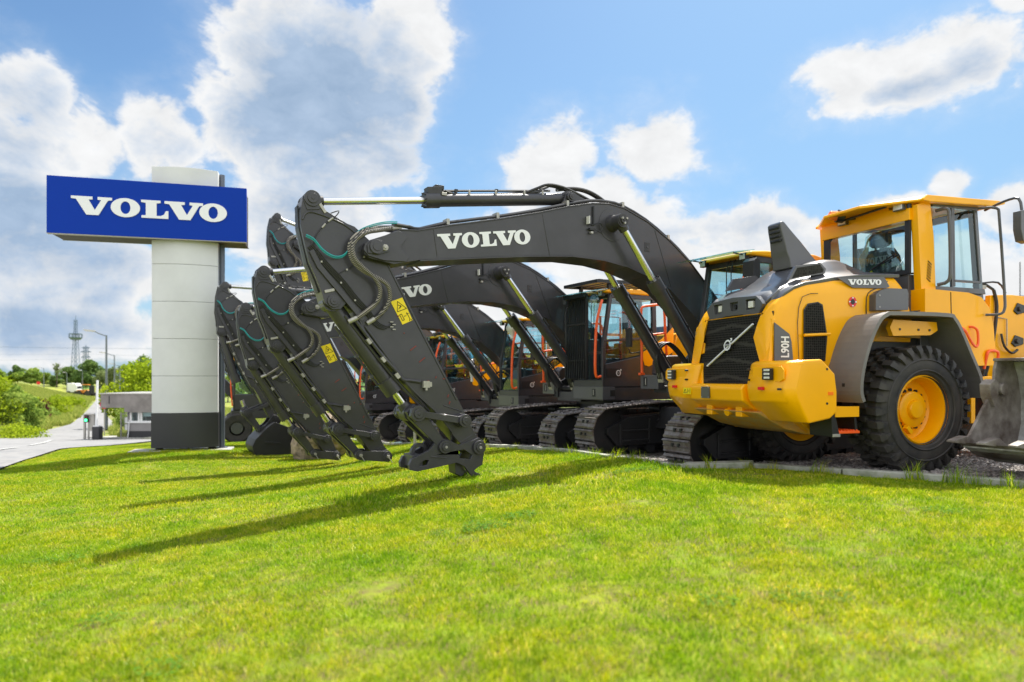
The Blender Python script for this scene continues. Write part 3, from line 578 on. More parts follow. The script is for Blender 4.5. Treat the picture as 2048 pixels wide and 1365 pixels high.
def make_tree(x, y, h, rad, kind, seed, label, group, h0=.18, n=2600, leaf=None, lobes=11):
    r = empty('tree', (x, y, H1(x, y))); tag(r, label, 'tree', group); m = MB(BARK); rnd = random.Random(seed); m.cyl((0,0,-.3), (0,0,h*.45), h*.022, h*.012, 8)
    for i in range(6): a = rnd.uniform(0, 6.28); z = h*rnd.uniform(.2, .45); m.cyl((0,0,z), (math.cos(a)*rad*.6, math.sin(a)*rad*.6, z+h*.25), h*.009, h*.003, 6)
    m.cyl((0,0,h*.45), (rad*.1,0,h*.85), h*.012, h*.003, 6); m.build('trunk', r); crown('crown', r, rad, h*h0, h, n, leaf or rad*.085, seed, LF[kind], lobes); return r
TG = 'trees along the skyline beyond the road'
def px(pxx, Y): return (pxx-1024)/1365*Y
# (pixel column, distance, top row, half width px, kind, words)
TR = [(-14,215,738,30,'mid','mid green tree above the large leafy bush, cut by the photo edge'),(20,225,752,22,'lime','small yellowish tree low between two darker trees on the hill skyline'),(36,230,733,19,'deep','narrow dark tree beside the small yellowish one on the skyline'),(62,226,737,26,'mid','round green tree between the narrow dark tree and the curved lamp'),(88,232,747,18,'mid','low green tree behind the curved lamp post on the hill'),
 (114,228,750,17,'deep','dark green tree below the bare branching treetop'),(138,236,735,22,'deep','broad dark tree between the bare treetop and the radio mast'),(158,238,742,16,'mid','tree with pale crown at the foot of the radio mast'),(183,232,724,28,'deep','tall broad tree in front of the power pylon'),(206,226,742,18,'dull','dull green tree between the tall broad tree and the lamp row'),
 (224,205,738,18,'dull','tree behind the nearest tall street lamps'),(246,210,735,17,'deep','dark tree between the lamp row and the sign pillar'),(262,190,740,15,'lime','bright green tree beside the big tree by the sign pillar'),(290,120,712,24,'deep','tallest tree, cut off by the grey sign pillar'),
 (456,150,742,20,'mid','tree between the pillar pipe and the bucket arm'),(484,155,750,18,'mid','low tree seen behind the bucket arm'),(520,160,756,24,'dull','dull tree seen between the dark arms')]
for i, (c, Y, ty, hw, k, lab) in enumerate(TR):
    x = px(c, Y); b = H1(x, Y); top = (755-ty)*Y/1365+CZ; make_tree(x, Y, max(top-b, 3.), hw*Y/1365, k, 40+i, lab, TG, .12)
r = empty('tree', (px(114, 226), 226, H1(px(114,226), 226))); tag(r, 'bare branching treetop standing above the leafy skyline', 'tree'); m = MB(BARK); rnd = random.Random(8); top = (755-722)*226/1365+CZ-H1(px(114,226), 226); m.cyl((0,0,0), (0,0,top*.8), .22, .1, 8)
for i in range(16): a = rnd.uniform(0, 6.28); z = top*rnd.uniform(.55, .85); l = rnd.uniform(1, 2.2); m.cyl((0,0,z), (math.cos(a)*l*.9, math.sin(a)*l*.9, z+l*.8), .07, .02, 5)
m.build('trunk', r); crown('crown', r, 1.6, top*.5, top*.9, 160, .3, 3, LF['dull'], 6)
def bush(c, Y, h, w, k, lab, seed, n=2600, leaf=.09, name='bush', g=None, dx=0):
    x = px(c, Y)+dx; r = empty(name, (x, Y, H1(x, Y)-.05)); tag(r, lab, 'bush', g); m = MB(BARK)
    for i in range(5): a = i*1.3; m.cyl((0,0,0), (math.cos(a)*w*.5, math.sin(a)*w*.5, h*.6), .03, .01, 5)
    m.build('stems', r); crown('foliage', r, w, 0, h, n, leaf, seed, LF[k], 12); return r
BG = 'bushes on the grassy hill beside the road'
bush(8, 52, 3.7, 2.2, 'mid', 'large leafy bush above the pale guard rail', 71, 5200, .11, g=BG)
bush(50, 54, 3.2, 1.6, 'mid', 'rounded green bush next to the large leafy one', 72, 3200, .10, g=BG); bush(-25, 50, 4.4, 2.2, 'lime', 'yellow-green bush cut off by the photo edge', 73, 3200, .10, g=BG)
bush(83, 74, 2.3, 1.3, 'wine', 'dark wine-red shrub in the middle of the hill', 74, 900, .10, g=BG); bush(112, 88, 2.6, 2.2, 'lime', 'bright yellow-green bush uphill from the wine-red shrub', 75, 1500, .13, g=BG)
bush(98, 80, 1.8, 1.8, 'mid', 'low green bush touching the wine-red shrub', 76, 1200, .12, g=BG); bush(58, 72, 2.2, 1.7, 'mid', 'green bush behind the rounded one on the hill', 77, 1800, .14, g=BG); bush(141, 112, 2.2, 2.2, 'lime', 'small yellow bush below the white truck', 78, 900, .15, g=BG)
bush(30, 68, 3.0, 2.2, 'lime', 'tall yellowish bush behind the large leafy one', 79, 2400, .14, g=BG); bush(75, 95, 1.8, 2.4, 'lime', 'wide yellow bush high on the hill', 80, 1600, .17, g=BG); bush(20, 44.5, 1.0, 2.2, 'lime', 'low bright undergrowth below the large bush', 81, 1800, .07, g=BG)
bush(276, 62, 6.1, 3.4, 'lime', 'bright yellow-green bush above the gatehouse roof', 82, 5200, .14); bush(252, 54, 2.3, 1.0, 'mid', 'green bush seen through the mesh gate', 83, 900, .08)
# tall meadow grass on the hill and the field
g5 = put(blades('meadow_grass', 420, 1.1, .55, .06, 31, .4), -62, 84); g5.data.materials[0] = LF['tall']
P = jgrid(-170, -28, 44, 180, 1.9, 33); xl = np.interp(P[:,1], HL[:,1], HL[:,0]); P = P[(P[:,0] < xl-1.2) & (P[:,0] > -P[:,1]*.80) & (P[:,0] < -.5*P[:,1])]; scatter('meadow_grass', g5, P, 34, .7, 1.5)
P = jgrid(-50, -6, 32, 110, 2.0, 35); P = P[(P[:,0] > -.44*P[:,1]) & (P[:,0] < -.27*P[:,1])]; scatter('meadow_grass', g5, P, 36, .6, 1.3)
P = jgrid(-40, -16, 46, 90, 1.7, 37); P = P[(P[:,0] > -.60*P[:,1]+1.2) & (P[:,0] < -.50*P[:,1])]; scatter('meadow_grass', g5, P, 38, .6, 1.2)
# ================================================================== tracked excavator (local x forward, y left, z up)
J = dict(F=(.25, 1.95), H=(6.36, 2.94), E=(4.93, .46), T=(7.08, 3.46), W=(6.83, 2.28), S=(5.176, .82), A=(5.82, .93), C=(5.42, .49), B=(.95, 1.30), P=(2.77, 3.63), K=(3.43, 3.96))
BOOM_TOP = [(6.504,2.908),(6.473,2.977),(6.418,3.006),(6.168,3.134),(6.059,3.182),(5.811,3.197),(5.383,3.306),(4.657,3.472),(4.007,3.639),(3.533,3.778),(3.124,3.875),(2.826,3.905),(2.538,3.875),(2.085,3.723),(1.642,3.48),(1.212,3.18),(.6,2.62),(.12,2.13)]
BOOM_BOT = [(.05,1.98),(.08,1.83),(.2,1.74),(.36,1.74),(.75,2.02),(1.2,2.42),(1.642,2.754),(2.085,2.92),(2.482,3.03),(2.918,3.09),(3.482,3.10),(4.16,3.04),(5.056,2.934),(5.784,2.841),(6.117,2.76),(6.43,2.81),(6.49,2.85)]
STICK = [(7.129,3.50),(7.055,3.475),(6.91,3.334),(6.667,3.215),(6.576,3.189),(6.404,3.051),(6.247,2.903),(6.152,2.789),(5.778,2.1),(5.218,1.115),(4.95,.62),(4.86,.53),(4.835,.44),(4.87,.375),(4.95,.355),(5.04,.39),(5.24,.586),(5.548,.955),(5.825,1.199),(6.429,1.874),(6.576,2.162),(6.679,2.264),(6.745,2.19),(6.84,2.18),(6.934,2.25),(6.974,2.388),(7.038,2.552),(7.112,2.714),(7.163,2.923),(7.209,3.131),(7.214,3.30),(7.19,3.44)]
def sub(a, b): return (a[0]-b[0], a[1]-b[1])
def lerp(a, b, t): return (a[0]+(b[0]-a[0])*t, a[1]+(b[1]-a[1])*t)
def p3(p, y): return (p[0], y, p[1])
def cap(mb, p, y, r, s=1):
    """pin head with a stepped collar, on the outer face y, looking along s*y"""
    mb.ycyl(p[0], p[1], y, y+s*.035, r, 24); mb.ycyl(p[0], p[1], y+s*.03, y+s*.055, r*.62, 20)
    mb.ycyl(p[0], p[1], y+s*.05, y+s*.062, r*.22, 10)
EX = {}
def register(o, role): o.data['role'] = role; return o
def cylinder(root, name, p, q, y, rb, rr, frac, role, head=1.22, m=CH, tail=.0, label=None):
    """barrel from p (base pin) with a rod to q; frac = share of the distance covered by the barrel"""
    g = lerp(p, q, frac); L = math.dist(p, q); u = ((q[0]-p[0])/L, (q[1]-p[1])/L)
    b = MB(m); s0 = (p[0]+u[0]*.06, p[1]+u[1]*.06); hh = (g[0]-u[0]*.2, g[1]-u[1]*.2)
    b.cyl(p3(s0, y), p3(hh, y), rb, n=20); b.cyl(p3(hh, y), p3(g, y), rb*head, n=20)
    b.ycyl(p[0], p[1], y-rb*.95, y+rb*.95, rb*1.15, 18)
    b.use(PIN)
    for k in range(8):
        a = 2*PI*k/8; n = (-u[1], u[0]); r = rb*head*.86
        o = (g[0]+n[0]*math.cos(a)*r, g[1]+n[1]*math.cos(a)*r); b.cyl(p3(o, y+math.sin(a)*r), p3((o[0]+u[0]*.022, o[1]+u[1]*.022), y+math.sin(a)*r), .011, n=6)
    b.use(m)
    n = (-u[1], u[0]); o1 = (s0[0]+u[0]*.2+n[0]*(rb+.03), s0[1]+u[1]*.2+n[1]*(rb+.03)); o2 = (hh[0]+n[0]*(rb+.03), hh[1]+n[1]*(rb+.03))
    b.tube([p3(o1, y+.02), p3(o2, y+.02)], .016, 6, 0)
    for t in (.15, .5, .85): c = lerp(o1, o2, t); b.use(PIN).box(p3(c, y+.02), (.04, .04, .04)); b.use(m)
    ob = register(b.build(name, root), (role+'B')); ob['pq'] = 0
    if label: ob['label'] = label
    r = MB(CHR); e = (q[0]-u[0]*.07, q[1]-u[1]*.07); r.cyl(p3(g, y), p3(e, y), rr, n=16, caps=False)
    r.use(m).ycyl(q[0], q[1], y-rb*.9, y+rb*.9, rb*1.1, 18); r.cyl(p3((q[0]-u[0]*.16, q[1]-u[1]*.16), y), p3(q, y), rb*.75, rb*.95, 16)
    del ob['pq']
    return ob, register(r.build('cylinder_rod', ob), (role+'R'))

def track_mesh(yc, w=.52):
    """belt of shoes with three grousers each round an oval path"""
    L2, rf, zc = 1.88, .41, .455
    path = []                                    # idler front, top run with a slight rise, sprocket, bottom run
    for i in range(13): a = -PI/2+PI*i/12; path.append((L2+rf*math.cos(a), zc+rf*math.sin(a)))
    path += [(1.35, .905), (.8, .93), (.0, .915), (-.8, .93), (-1.4, .90)]
    for i in range(13): a = PI/2+PI*i/12; path.append((-L2+rf*math.cos(a), zc+rf*math.sin(a)))
    seg = [math.dist(path[i], path[(i+1) % len(path)]) for i in range(len(path))]; tot = sum(seg); n = 50; pitch = tot/n
    mb = MB(STE); k = 0; acc = 0; y0, y1 = yc-w/2, yc+w/2
    for i in range(n):
        t = i*pitch
        while acc+seg[k] < t: acc += seg[k]; k += 1
        a, b = path[k], path[(k+1) % len(path)]; f = (t-acc)/seg[k]; c = lerp(a, b, f)
        d = ((b[0]-a[0])/seg[k], (b[1]-a[1])/seg[k]); o = (d[1], -d[0])   # outward
        def Q(u, v): return (c[0]+d[0]*u+o[0]*v, c[1]+d[1]*u+o[1]*v)
        h = pitch*.5
        prof = [Q(-h*.97, 0), Q(h*.97, 0), Q(h*.97, .018), Q(h*.80, .045), Q(h*.66, .02), Q(h*.15, .018), Q(h*.05, .034), Q(-h*.06, .018), Q(-h*.6, .018), Q(-h*.72, .034), Q(-h*.92, .016)]
        mb.use(STE).prism(prof, y0, y1)
        mb.use(BLK)
        for yy in (-.06, .06): mb.box(p3(Q(.02, .02), yc+yy), (.05, .035, .05))
        mb.use(PIN).prism([Q(-h*.9, -.0), Q(h*.9, -.0), Q(h*.9, -.06), Q(-h*.9, -.06)], yc-.08, yc+.08)
    return mb

def make_excavator():
    root = empty('tracked_excavator')
    # ---- undercarriage
    for s in (1, -1):
        tr = track_mesh(1.09*s).build('track', root, smooth=0); register(tr, '')
        m = MB(BLK); y = 1.09*s
        m.prism([(1.75,.22),(1.95,.42),(1.95,.52),(1.5,.70),(.6,.74),(-.6,.74),(-1.6,.66),(-1.9,.5),(-1.7,.22)], y-.19, y+.19)
        for k in (-.12, .05): m.box((1.35, y+.2*s, .42+k), (.62, .04, .03)); m.box((1.35, y-.2*s, .42+k), (.62, .04, .03))
        m.box((1.05, y, .45), (.05, .44, .42)); m.box((1.68, y, .42), (.05, .42, .34))
        m.tube([(.9, y+.21, .62), (.2, y+.21, .80), (-.6, y+.21, .80)], .018, 6)
        m.box((-.3, y+.2, .5), (1.5, .03, .04))
        m.build('track_frame', tr, bevel=.008)
        m = MB(BLK); m.lathe([(.0,-.1),(.30,-.1),(.385,-.07),(.385,.07),(.30,.1),(0,.1)], (1.88, y, .455), 28); m.build('idler_wheel', tr)
        m = MB(BLK); m.lathe([(.0,-.1),(.25,-.1),(.37,-.05),(.37,.05),(.25,.1),(0,.1)], (-1.88, y, .455), 28)
        m.use(YE).ycyl(-1.88, .455, y, y+.22*s, .19, 20); m.build('drive_sprocket', tr)
        m = MB(BLK)
        for k in range(8): m.ycyl(-1.35+k*.39, .16, y-.16, y+.16, .1, 14)
        m.span((-1.5, y-.1, .17), (1.5, y+.1, .24)); m.build('track_rollers', tr)
        for k in (-.7, .7): m = MB(BLK); m.ycyl(k, .83, y-.14, y+.14, .07, 14); m.build('carrier_roller', tr)
    m = MB(BLK); m.prism([(-.9,.5),(.9,.5),(.75,.86),(-.75,.86)], -.92, .92); m.cyl((0,0,.86), (0,0,.98), .62, n=32)
    for k in range(28): a = 2*PI*k/28; m.cyl((.66*math.cos(a), .66*math.sin(a), .98), (.66*math.cos(a), .66*math.sin(a), 1.02), .02, n=6)
    m.cyl((0,0,.98), (0,0,1.12), .7, n=32); m.build('undercarriage_frame', root)
    # ---- deck
    m = MB(CH); m.span((-2.3, -1.40, 1.10), (.12, 1.40, 1.30)); m.span((.12, .42, 1.10), (1.26, 1.43, 1.34)); m.span((-.2, -.42, 1.05), (1.05, .42, 1.24))
    m.use(CH2).span((1.0, .50, 1.12), (1.285, 1.45, 1.36)); m.use(BLK).span((1.27, 1.12, 1.17), (1.292, 1.22, 1.32)); m.use(ZN).box((1.293, 1.17, 1.25), (.01, .02, .1))
    m.use(BLK).box((1.05, 1.452, 1.24), (.12, .008, .12)); m.use(CH)
    m.span((.12, -1.4, 1.1), (.5, -.5, 1.3)); m.build('deck', root, bevel=.014)
    m = MB(BLK)                                     # boom foot brackets
    for s in (1, -1): m.prism([(-.35,1.2),(1.08,1.12),(1.08,1.42),(.9,1.5),(.5,1.85),(.42,2.1),(.1,2.15),(-.1,1.9)], .40*s-.03, .40*s+.03)
    m.ycyl(.25, 1.95, -.45, .45, .07); m.ycyl(.95, 1.30, -.56, .56, .06); m.build('boom_bracket', root)
    # ---- engine hood, side doors, counterweight
    m = MB(YE); m.prism([(-.52,1.32),(-.52,2.1),(-.62,2.42),(-.9,2.46),(-1.9,2.46),(-2.25,2.40),(-2.25,1.32)], .5, 1.41)
    m.prism([(-.40,1.32),(-.40,1.95),(-.62,2.05),(-.9,2.10),(-2.25,2.10),(-2.25,1.32)], -1.41, -.5)
    m.use(CH).prism([(-.5,1.32),(-.5,2.30),(-2.25,2.40),(-2.25,1.32)], -.5, .5); m.build('engine_housing', root, bevel=.03)
    for s in (1, -1):
        m = MB(YE); m.prism([(-1.2,1.45),(-1.2,1.9),(-2.1,1.95),(-2.1,1.45)], 1.405*s, 1.425*s); m.use(BLK)
        for k in range(7): m.box((-1.65, 1.43*s, 1.5+k*.055), (.7, .01, .02))
        m.build('side_door', root, bevel=.006)
    m = MB(CH2); pr = [(-2.26,1.08),(-2.26,2.2),(-2.7,2.2),(-2.95,2.0),(-3.02,1.6),(-2.95,1.2),(-2.75,1.08)]
    for y0, y1, k in ((-1.4,-.9,.93),(-.9,.9,1.0),(.9,1.4,.93)): m.prism([(-2.26+(a+2.26)*k, b) for a, b in pr], y0, y1)
    m.build('counterweight', root, bevel=.05)
    m = MB(CH2); m.prism([(-.75,2.46),(-.85,2.62),(-1.9,2.62),(-2.05,2.46)], -.45, 1.0); m.use(BLK)
    m.cyl((-1.1,-.65,2.1), (-1.1,-.65,2.95), .07); m.build('engine_hood', root, bevel=.03)
    # ---- right side box with steps and rails
    m = MB(CH2); m.span((.14, -1.45, 1.17), (.77, -.98, 1.42)); m.use(BLK).box((.775, -1.32, 1.30), (.012, .09, .16)); m.use(ZN).box((.782, -1.30, 1.30), (.01, .018, .12))
    m.use(BLK).box((.45, -1.454, 1.30), (.10, .01, .15)); m.build('tool_box', root, bevel=.02)
    m = MB(CH); m.prism([(.62,1.42),(.60,1.68),(.50,1.77),(.14,1.78),(.14,1.42)], -1.34, -1.04); m.build('battery_cover', root, bevel=.035)
    m = MB(YE); m.prism([(.10,1.3),(.10,1.72),(-.08,2.2),(-.39,2.42),(-.39,1.3)], -1.405, -.5); m.build('fuel_tank', root, bevel=.03)
    hr = MB(ORG); y = -1.40
    hr.tube([(.78,y,1.43),(.79,y,2.0),(.80,y,2.55),(.76,y,2.66),(.62,y,2.69),(.34,y,2.72),(.25,y,2.64),(.22,y,2.2),(.16,y,1.44)], .024, 8, 3)
    hr.tube([(.79,y,2.13),(.23,y,2.2)], .02, 8, 0); hr.box((.79,y,1.44), (.10,.06,.04)); hr.box((.16,y,1.44), (.10,.06,.04))
    hr.tube([(.1,-.85,1.9),(.08,-.85,2.6),(-.05,-.85,2.72),(-.45,-.85,2.72),(-.5,-.85,2.1)], .024, 8, 3); hr.build('handrail', root)
    m = MB(RBR)                                      # rails round the engine deck, seen through the cabs
    for (xa, xb) in ((-.75,-1.35),(-1.45,-2.1)): m.tube([(xa,-1.3,2.1),(xa,-1.3,2.98),(xb,-1.3,2.98),(xb,-1.3,2.1)], .028, 6, 0); m.tube([(xa,-1.3,2.55),(xb,-1.3,2.55)], .022, 6, 0)
    m.build('deck_railing', root); m = MB(RBR)
    for xa in (-1.0, -1.9): m.tube([(xa,1.3,2.4),(xa,1.3,2.9)], .024, 6, 0)
    m.tube([(-1.0,1.3,2.9),(-1.9,1.3,2.9)], .024, 6, 0); m.build('deck_railing', root)
    # ---- arm mirror on the right rail
    m = MB(BLK); m.tube([(.78,-1.4,1.85),(.95,-1.5,1.82),(1.0,-1.5,1.9)], .012, 6); m.box((1.0,-1.5,2.1), (.05,.14,.34)); m.use(MIR).box((.973,-1.5,2.1), (.004,.12,.30)); m.build('side_mirror', root, bevel=.01)
    # ---- cab
    y0, y1 = .47, 1.42
    cab = MB(CH)
    cab.prism([(1.25,1.36),(1.25,1.60),(1.24,1.78),(.31,1.96),(.12,2.02),(-.5,2.05),(-.5,1.36)], y1-.03, y1)      # door, lower skin
    cab.prism([(1.25,1.36),(1.25,1.5),(-.5,1.7),(-.5,1.36)], y0, y0+.03)
    def post(a, b, y, w=.07, d=.07): cab.prism([(a[0]-w/2,a[1]),(a[0]+w/2,a[1]),(b[0]+w/2,b[1]),(b[0]-w/2,b[1])], y-d/2, y+d/2)
    for y in (y1-.035, y0+.035):
        post((1.225,1.5), (1.225,2.1), y); post((1.225,2.1), (1.06,3.10), y, .075); post((-.03,1.9), (.0,3.12), y, .10); post((-.46,1.9), (-.42,3.1), y)
        cab.prism([(1.09,3.04),(1.07,3.13),(-.45,3.14),(-.45,3.06)], y-.035, y+.035)
    cab.prism([(1.24,2.20),(1.24,2.25),(.0,2.33),(.0,2.28)], y1-.045, y1+.006)
    cab.box((1.07,.945,3.08), (.08,.9,.08)); cab.box((1.235,.945,1.42), (.06,.95,.14)); cab.span((-.5, y0, 1.36), (-.46, y1, 2.0)); cab.box((1.23,.945,2.0), (.05,.9,.05))
    cab.use(BLK).span((-.45, y0+.03, 1.34), (1.2, y1-.03, 1.38))
    cab = cab.build('cab', root, bevel=.010)
    m = MB(YE); m.prism([(1.26,3.13),(1.2,3.19),(.9,3.22),(-.2,3.26),(-.5,3.22),(-.54,3.13)], y0-.03, y1+.03); m.build('cab_roof', cab, bevel=.03)
    m = MB(GLD); m.prism([(1.19,2.25),(1.05,3.05),(.04,3.06),(.03,2.33)], y1-.03, y1-.024); m.build('upper_side_window', cab, smooth=0)
    m = MB(GLD); m.prism([(1.2,1.82),(1.19,2.2),(.03,2.28),(.03,2.03)], y1-.03, y1-.024); m.build('lower_side_window', cab, smooth=0)
    m = MB(GLD); m.prism([(1.19,1.6),(1.06,3.05),(-.4,3.06),(-.4,1.8)], y0+.024, y0+.03); m.build('inner_side_window', cab, smooth=0)
    m = MB(GL); m.add([(1.235,y0+.06,1.5),(1.235,y1-.06,1.5),(1.235,y1-.06,2.1),(1.235,y0+.06,2.1)], [(0,1,2,3)]); m.add([(1.235,y0+.06,2.1),(1.235,y1-.06,2.1),(1.08,y1-.06,3.06),(1.08,y0+.06,3.06)], [(0,1,2,3)]); m.build('windscreen', cab, smooth=0)
    m = MB(GLD); m.add([(-.47,y0+.06,2.0),(-.47,y1-.06,2.0),(-.43,y1-.06,3.06),(-.43,y0+.06,3.06)], [(0,1,2,3)]); m.build('rear_window', cab, smooth=0)
    m = MB(GL); m.use(glass_teal()).box((1.42,.945,3.16), (.46,1.10,.012), (0, R(9), 0)); m.use(BLK)
    for yy in (.55, 1.34): m.tube([(1.15,yy,3.14),(1.45,yy,3.15)], .01, 6, 0)
    m.build('roof_visor', cab)
    m = MB(BLK)
    for yy in (.56, 1.33): m = MB(BLK); m.box((1.22,yy,3.12), (.08,.11,.10)); m.use(LEN).box((1.262,yy,3.12), (.006,.095,.085)); m.build('cab_lamp', cab, bevel=.008)
    m = MB(CUS); m.box((.25,.95,1.72), (.5,.5,.14)); m.prism([(.02,1.75),(-.14,2.42),(-.02,2.46),(.14,1.8)], .72, 1.18); m.prism([(-.13,2.45),(-.15,2.7),(-.06,2.7),(-.03,2.45)], .82, 1.08)
    m.use(INT).span((.2,1.18,1.7), (.65,1.28,2.0)); m.span((.2,.6,1.7), (.65,.72,2.0)); m.span((.75,.6,1.4), (1.0,.66,2.3)); m.cyl((.9,.95,1.4), (.8,.95,2.0), .03); m.build('operator_seat', cab, bevel=.04)
    m = MB(YE); m.prism([(.31,1.955),(.34,2.0),(-.2,2.3),(-.5,2.55),(-.5,2.05),(.14,1.75),(.25,1.78)], y1+.001, y1+.012); m.build('yellow_side_panel', cab)
    m = MB(BLK); m.box((1.0,y1+.004,1.62), (.36,.006,.17)); m.box((1.1,y1+.008,1.62), (.14,.008,.12)); emblem(m, (.90,y1+.008,1.62), (-1,0,0), (0,0,1), .058); m.build('door_handle_plate', cab)
    m = MB(ORG); m.tube([(1.30,y1+.03,2.98),(1.36,y1+.05,2.85),(1.45,y1+.05,2.45),(1.47,y1+.05,1.62),(1.33,y1+.03,1.56)], .026, 8, 4); m.build('cab_handrail', cab)
    m = MB(BLK)
    for k in (0, .09): m.tube([(1.1,.98+k,3.12),(1.2,.98+k,2.95),(1.235,1.03+k,2.1)], .008, 5, 2)
    m.build('windscreen_wiper', cab)
    # ---- boom
    b = MB(CH); b.prism(BOOM_TOP+BOOM_BOT, -.255, .255)
    # edge flanges proud of the sides and weld seams
    for line, s in ((BOOM_TOP[4:17], -1), (BOOM_BOT[4:14], -1)):
        b.sheet([(x, z+(.012 if line is BOOM_TOP[4:17] else -.002)) for x, z in line], -.268, .268, .018)
    for a, c in (((5.60,3.24),(5.55,2.90)), ((3.98,3.63),(3.86,3.07)), ((1.95,3.62),(1.62,2.78))):
        for s in (1, -1): b.use(PIN).tube([(a[0],.256*s,a[1]),(c[0],.256*s,c[1])], .005, 5, 0)
    b.use(CH)
    for s in (1, -1):
        b.ycyl(J['P'][0], J['P'][1]-.02, .255*s, .262*s, .24, 32); b.ycyl(J['P'][0], J['P'][1], .255*s, .36*s, .13, 24, .10)
        b.ycyl(.25, 1.95, .25*s, .34*s, .16, 20)
        b.use(PIN).box((2.1,.257*s,3.35), (.10,.006,.14)); b.use(CH).ycyl(2.1, 3.35, .255*s, .266*s, .02, 10)
    NP = [(6.51,2.9),(6.49,2.97),(6.43,3.02),(6.18,3.12),(6.07,3.17),(5.98,3.13),(5.97,3.08),(6.04,2.99),(6.04,2.95),(5.93,2.85),(5.98,2.8),(6.25,2.79),(6.45,2.83)]
    for s in (1, -1): b.prism(NP, .256*s, .285*s)
    for s in (1, -1):
        b.prism([(6.46,2.86),(6.47,2.95),(6.42,3.02),(6.33,3.04),(6.2,2.98),(6.2,2.90),(6.33,2.85)], .285*s, .31*s)
        b.ycyl(J['H'][0], J['H'][1], .30*s, .335*s, .085, 26); b.ycyl(J['H'][0], J['H'][1], .33*s, .345*s, .05, 20)
        b.use(ZN).ycyl(6.255, 2.94, .31*s, .335*s, .038, 16); b.ycyl(6.255, 2.94, .33*s, .35*s, .02, 8); b.use(CH)
        b.prism([(3.62,3.7),(3.5,4.0),(3.43,4.05),(3.36,4.03),(3.0,3.88),(3.1,3.8)], .12*s-.02, .12*s+.02)
        cap(b, J['K'], .14*s, .07, s)
    b = register(b.build('boom', root, bevel=.006), 'boom')
    m = MB()
    word(m, SIL, (5.53, .262, 2.995), (-1.365, 0, .205), (.13, 0, 1), .19, .003)
    m.build('lettering', b, smooth=0)
    m = MB(CH)                                        # steel pipes and hoses over the boom
    top = [(6.10,3.26),(5.9,3.25),(5.75,3.24),(5.383,3.36),(4.657,3.525),(4.007,3.69),(3.533,3.83),(3.124,3.935),(2.826,3.96),(2.538,3.935),(2.085,3.78),(1.642,3.54),(1.212,3.24),(.7,2.75)]
    for yy, dz in ((.20, 0), (.13, .012), (-.16, 0), (-.22, .012)): m.tube([(x, yy, z+dz) for x, z in top], .022, 7, 2)
    m.use(ZN)
    for t in (3, 4, 6, 9, 11):
        for yy in (.165, -.19): m.box((top[t][0], yy, top[t][1]+.01), (.04,.13,.075))
    m.use(HOS)
    for yy, r in ((.03,.02), (-.04,.02)): m.tube([(5.34,yy,3.81),(5.15,yy,3.79),(4.65,yy,3.85),(4.21,yy,3.92),(3.95,yy,4.03),(3.74,yy,4.12),(3.5,yy,4.12),(3.27,yy,4.07),(3.0,yy,3.99)], r, 7, 4)
    for yy in (-.1, -.15): m.tube([(3.48,yy,4.12),(3.22,yy,4.17),(2.98,yy,4.17),(2.76,yy,4.11),(2.50,yy,3.98)], .024, 7, 4)
    m.build('boom_pipes', b)
    m = MB(BLK); m.box((3.2,.29,3.62), (.05,.05,.10)); m.use(LEN).box((3.232,.30,3.62), (.012,.075,.11)); m.use(BLK).tube([(3.12,.275,3.84),(3.12,.275,3.56)], .012, 6, 0)
    m.tube([(3.18,.3,3.55),(3.05,.31,3.60),(2.98,.31,3.54),(3.03,.31,3.47),(3.12,.3,3.5)], .007, 5, 4); m.box((3.16,.28,3.5), (.09,.05,.03)); m.use(ZN).box((3.17,.29,3.45), (.04,.04,.03)); m.build('work_lamp', b)
    # ---- boom cylinders and their side pins
    for s in (1, -1):
        o, r = cylinder(root, 'boom_cylinder', J['B'], J['P'], .43*s, .092, .05, .655, 'bc')
        m = MB(PIN); cap(m, J['P'], .49*s, .085, s); m.use(ZN)
        for k in range(3): a = k*2.1+.5; m.ycyl(J['P'][0]+.045*math.cos(a), J['P'][1]+.045*math.sin(a), .53*s, .56*s, .016, 8)
        m.build('rod_pin', r)
        m = MB(HOS)
        for k in range(3): m.tube([(1.25,(.36+.04*k)*s,1.35),(1.35,(.36+.04*k)*s,1.75+.04*k),(1.10,(.34+.04*k)*s,1.95),(.8,(.30+.04*k)*s,1.7),(.7,.25*s,1.4)], .02, 7, 4)
        m.use(ZN)
        for k in range(3): m.cyl((1.22,(.36+.04*k)*s,1.30), (1.27,(.36+.04*k)*s,1.45), .026, n=8)
        m.build('hydraulic_hoses', o)
    # ---- stick cylinder
    o, r = cylinder(root, 'stick_cylinder', J['K'], J['T'], 0, .086, .046, .60, 'sc', 1.18)
    m = MB(PIN); g = lerp(J['K'], J['T'], .60); m.box((g[0]-.13,.0,g[1]+.12), (.2,.13,.12), (0, R(8), 0)); m.box((g[0]-.2,.0,g[1]+.19), (.12,.1,.05)); m.use(ZN).box((g[0]-.25,.07,g[1]+.1), (.07,.03,.04))
    m.use(CH); m.tube([(g[0]-.1,0,g[1]+.17),(g[0]-.35,0,g[1]+.13),(g[0]-.5,.02,g[1]+.12),(3.98,.02,J['K'][1]+.02),(3.85,0,J['K'][1]+.08),(3.72,0,J['K'][1]+.14)], .02, 7, 3)
    for t in (5.0, 4.6, 4.15, 3.85): m.use(ZN).box((t, .06, 3.81+(5.0-t)*.125), (.025,.02,.11))
    m.build('cylinder_valve', o, bevel=.006)
    # ---- stick
    st = MB(CH); st.prism(STICK, -.185, .185)
    st.use(BLK).sheet([(7.235,3.38),(7.22,3.131),(7.175,2.93),(7.125,2.71),(7.05,2.545),(6.99,2.38)], -.08, .08, .02); st.use(CH)
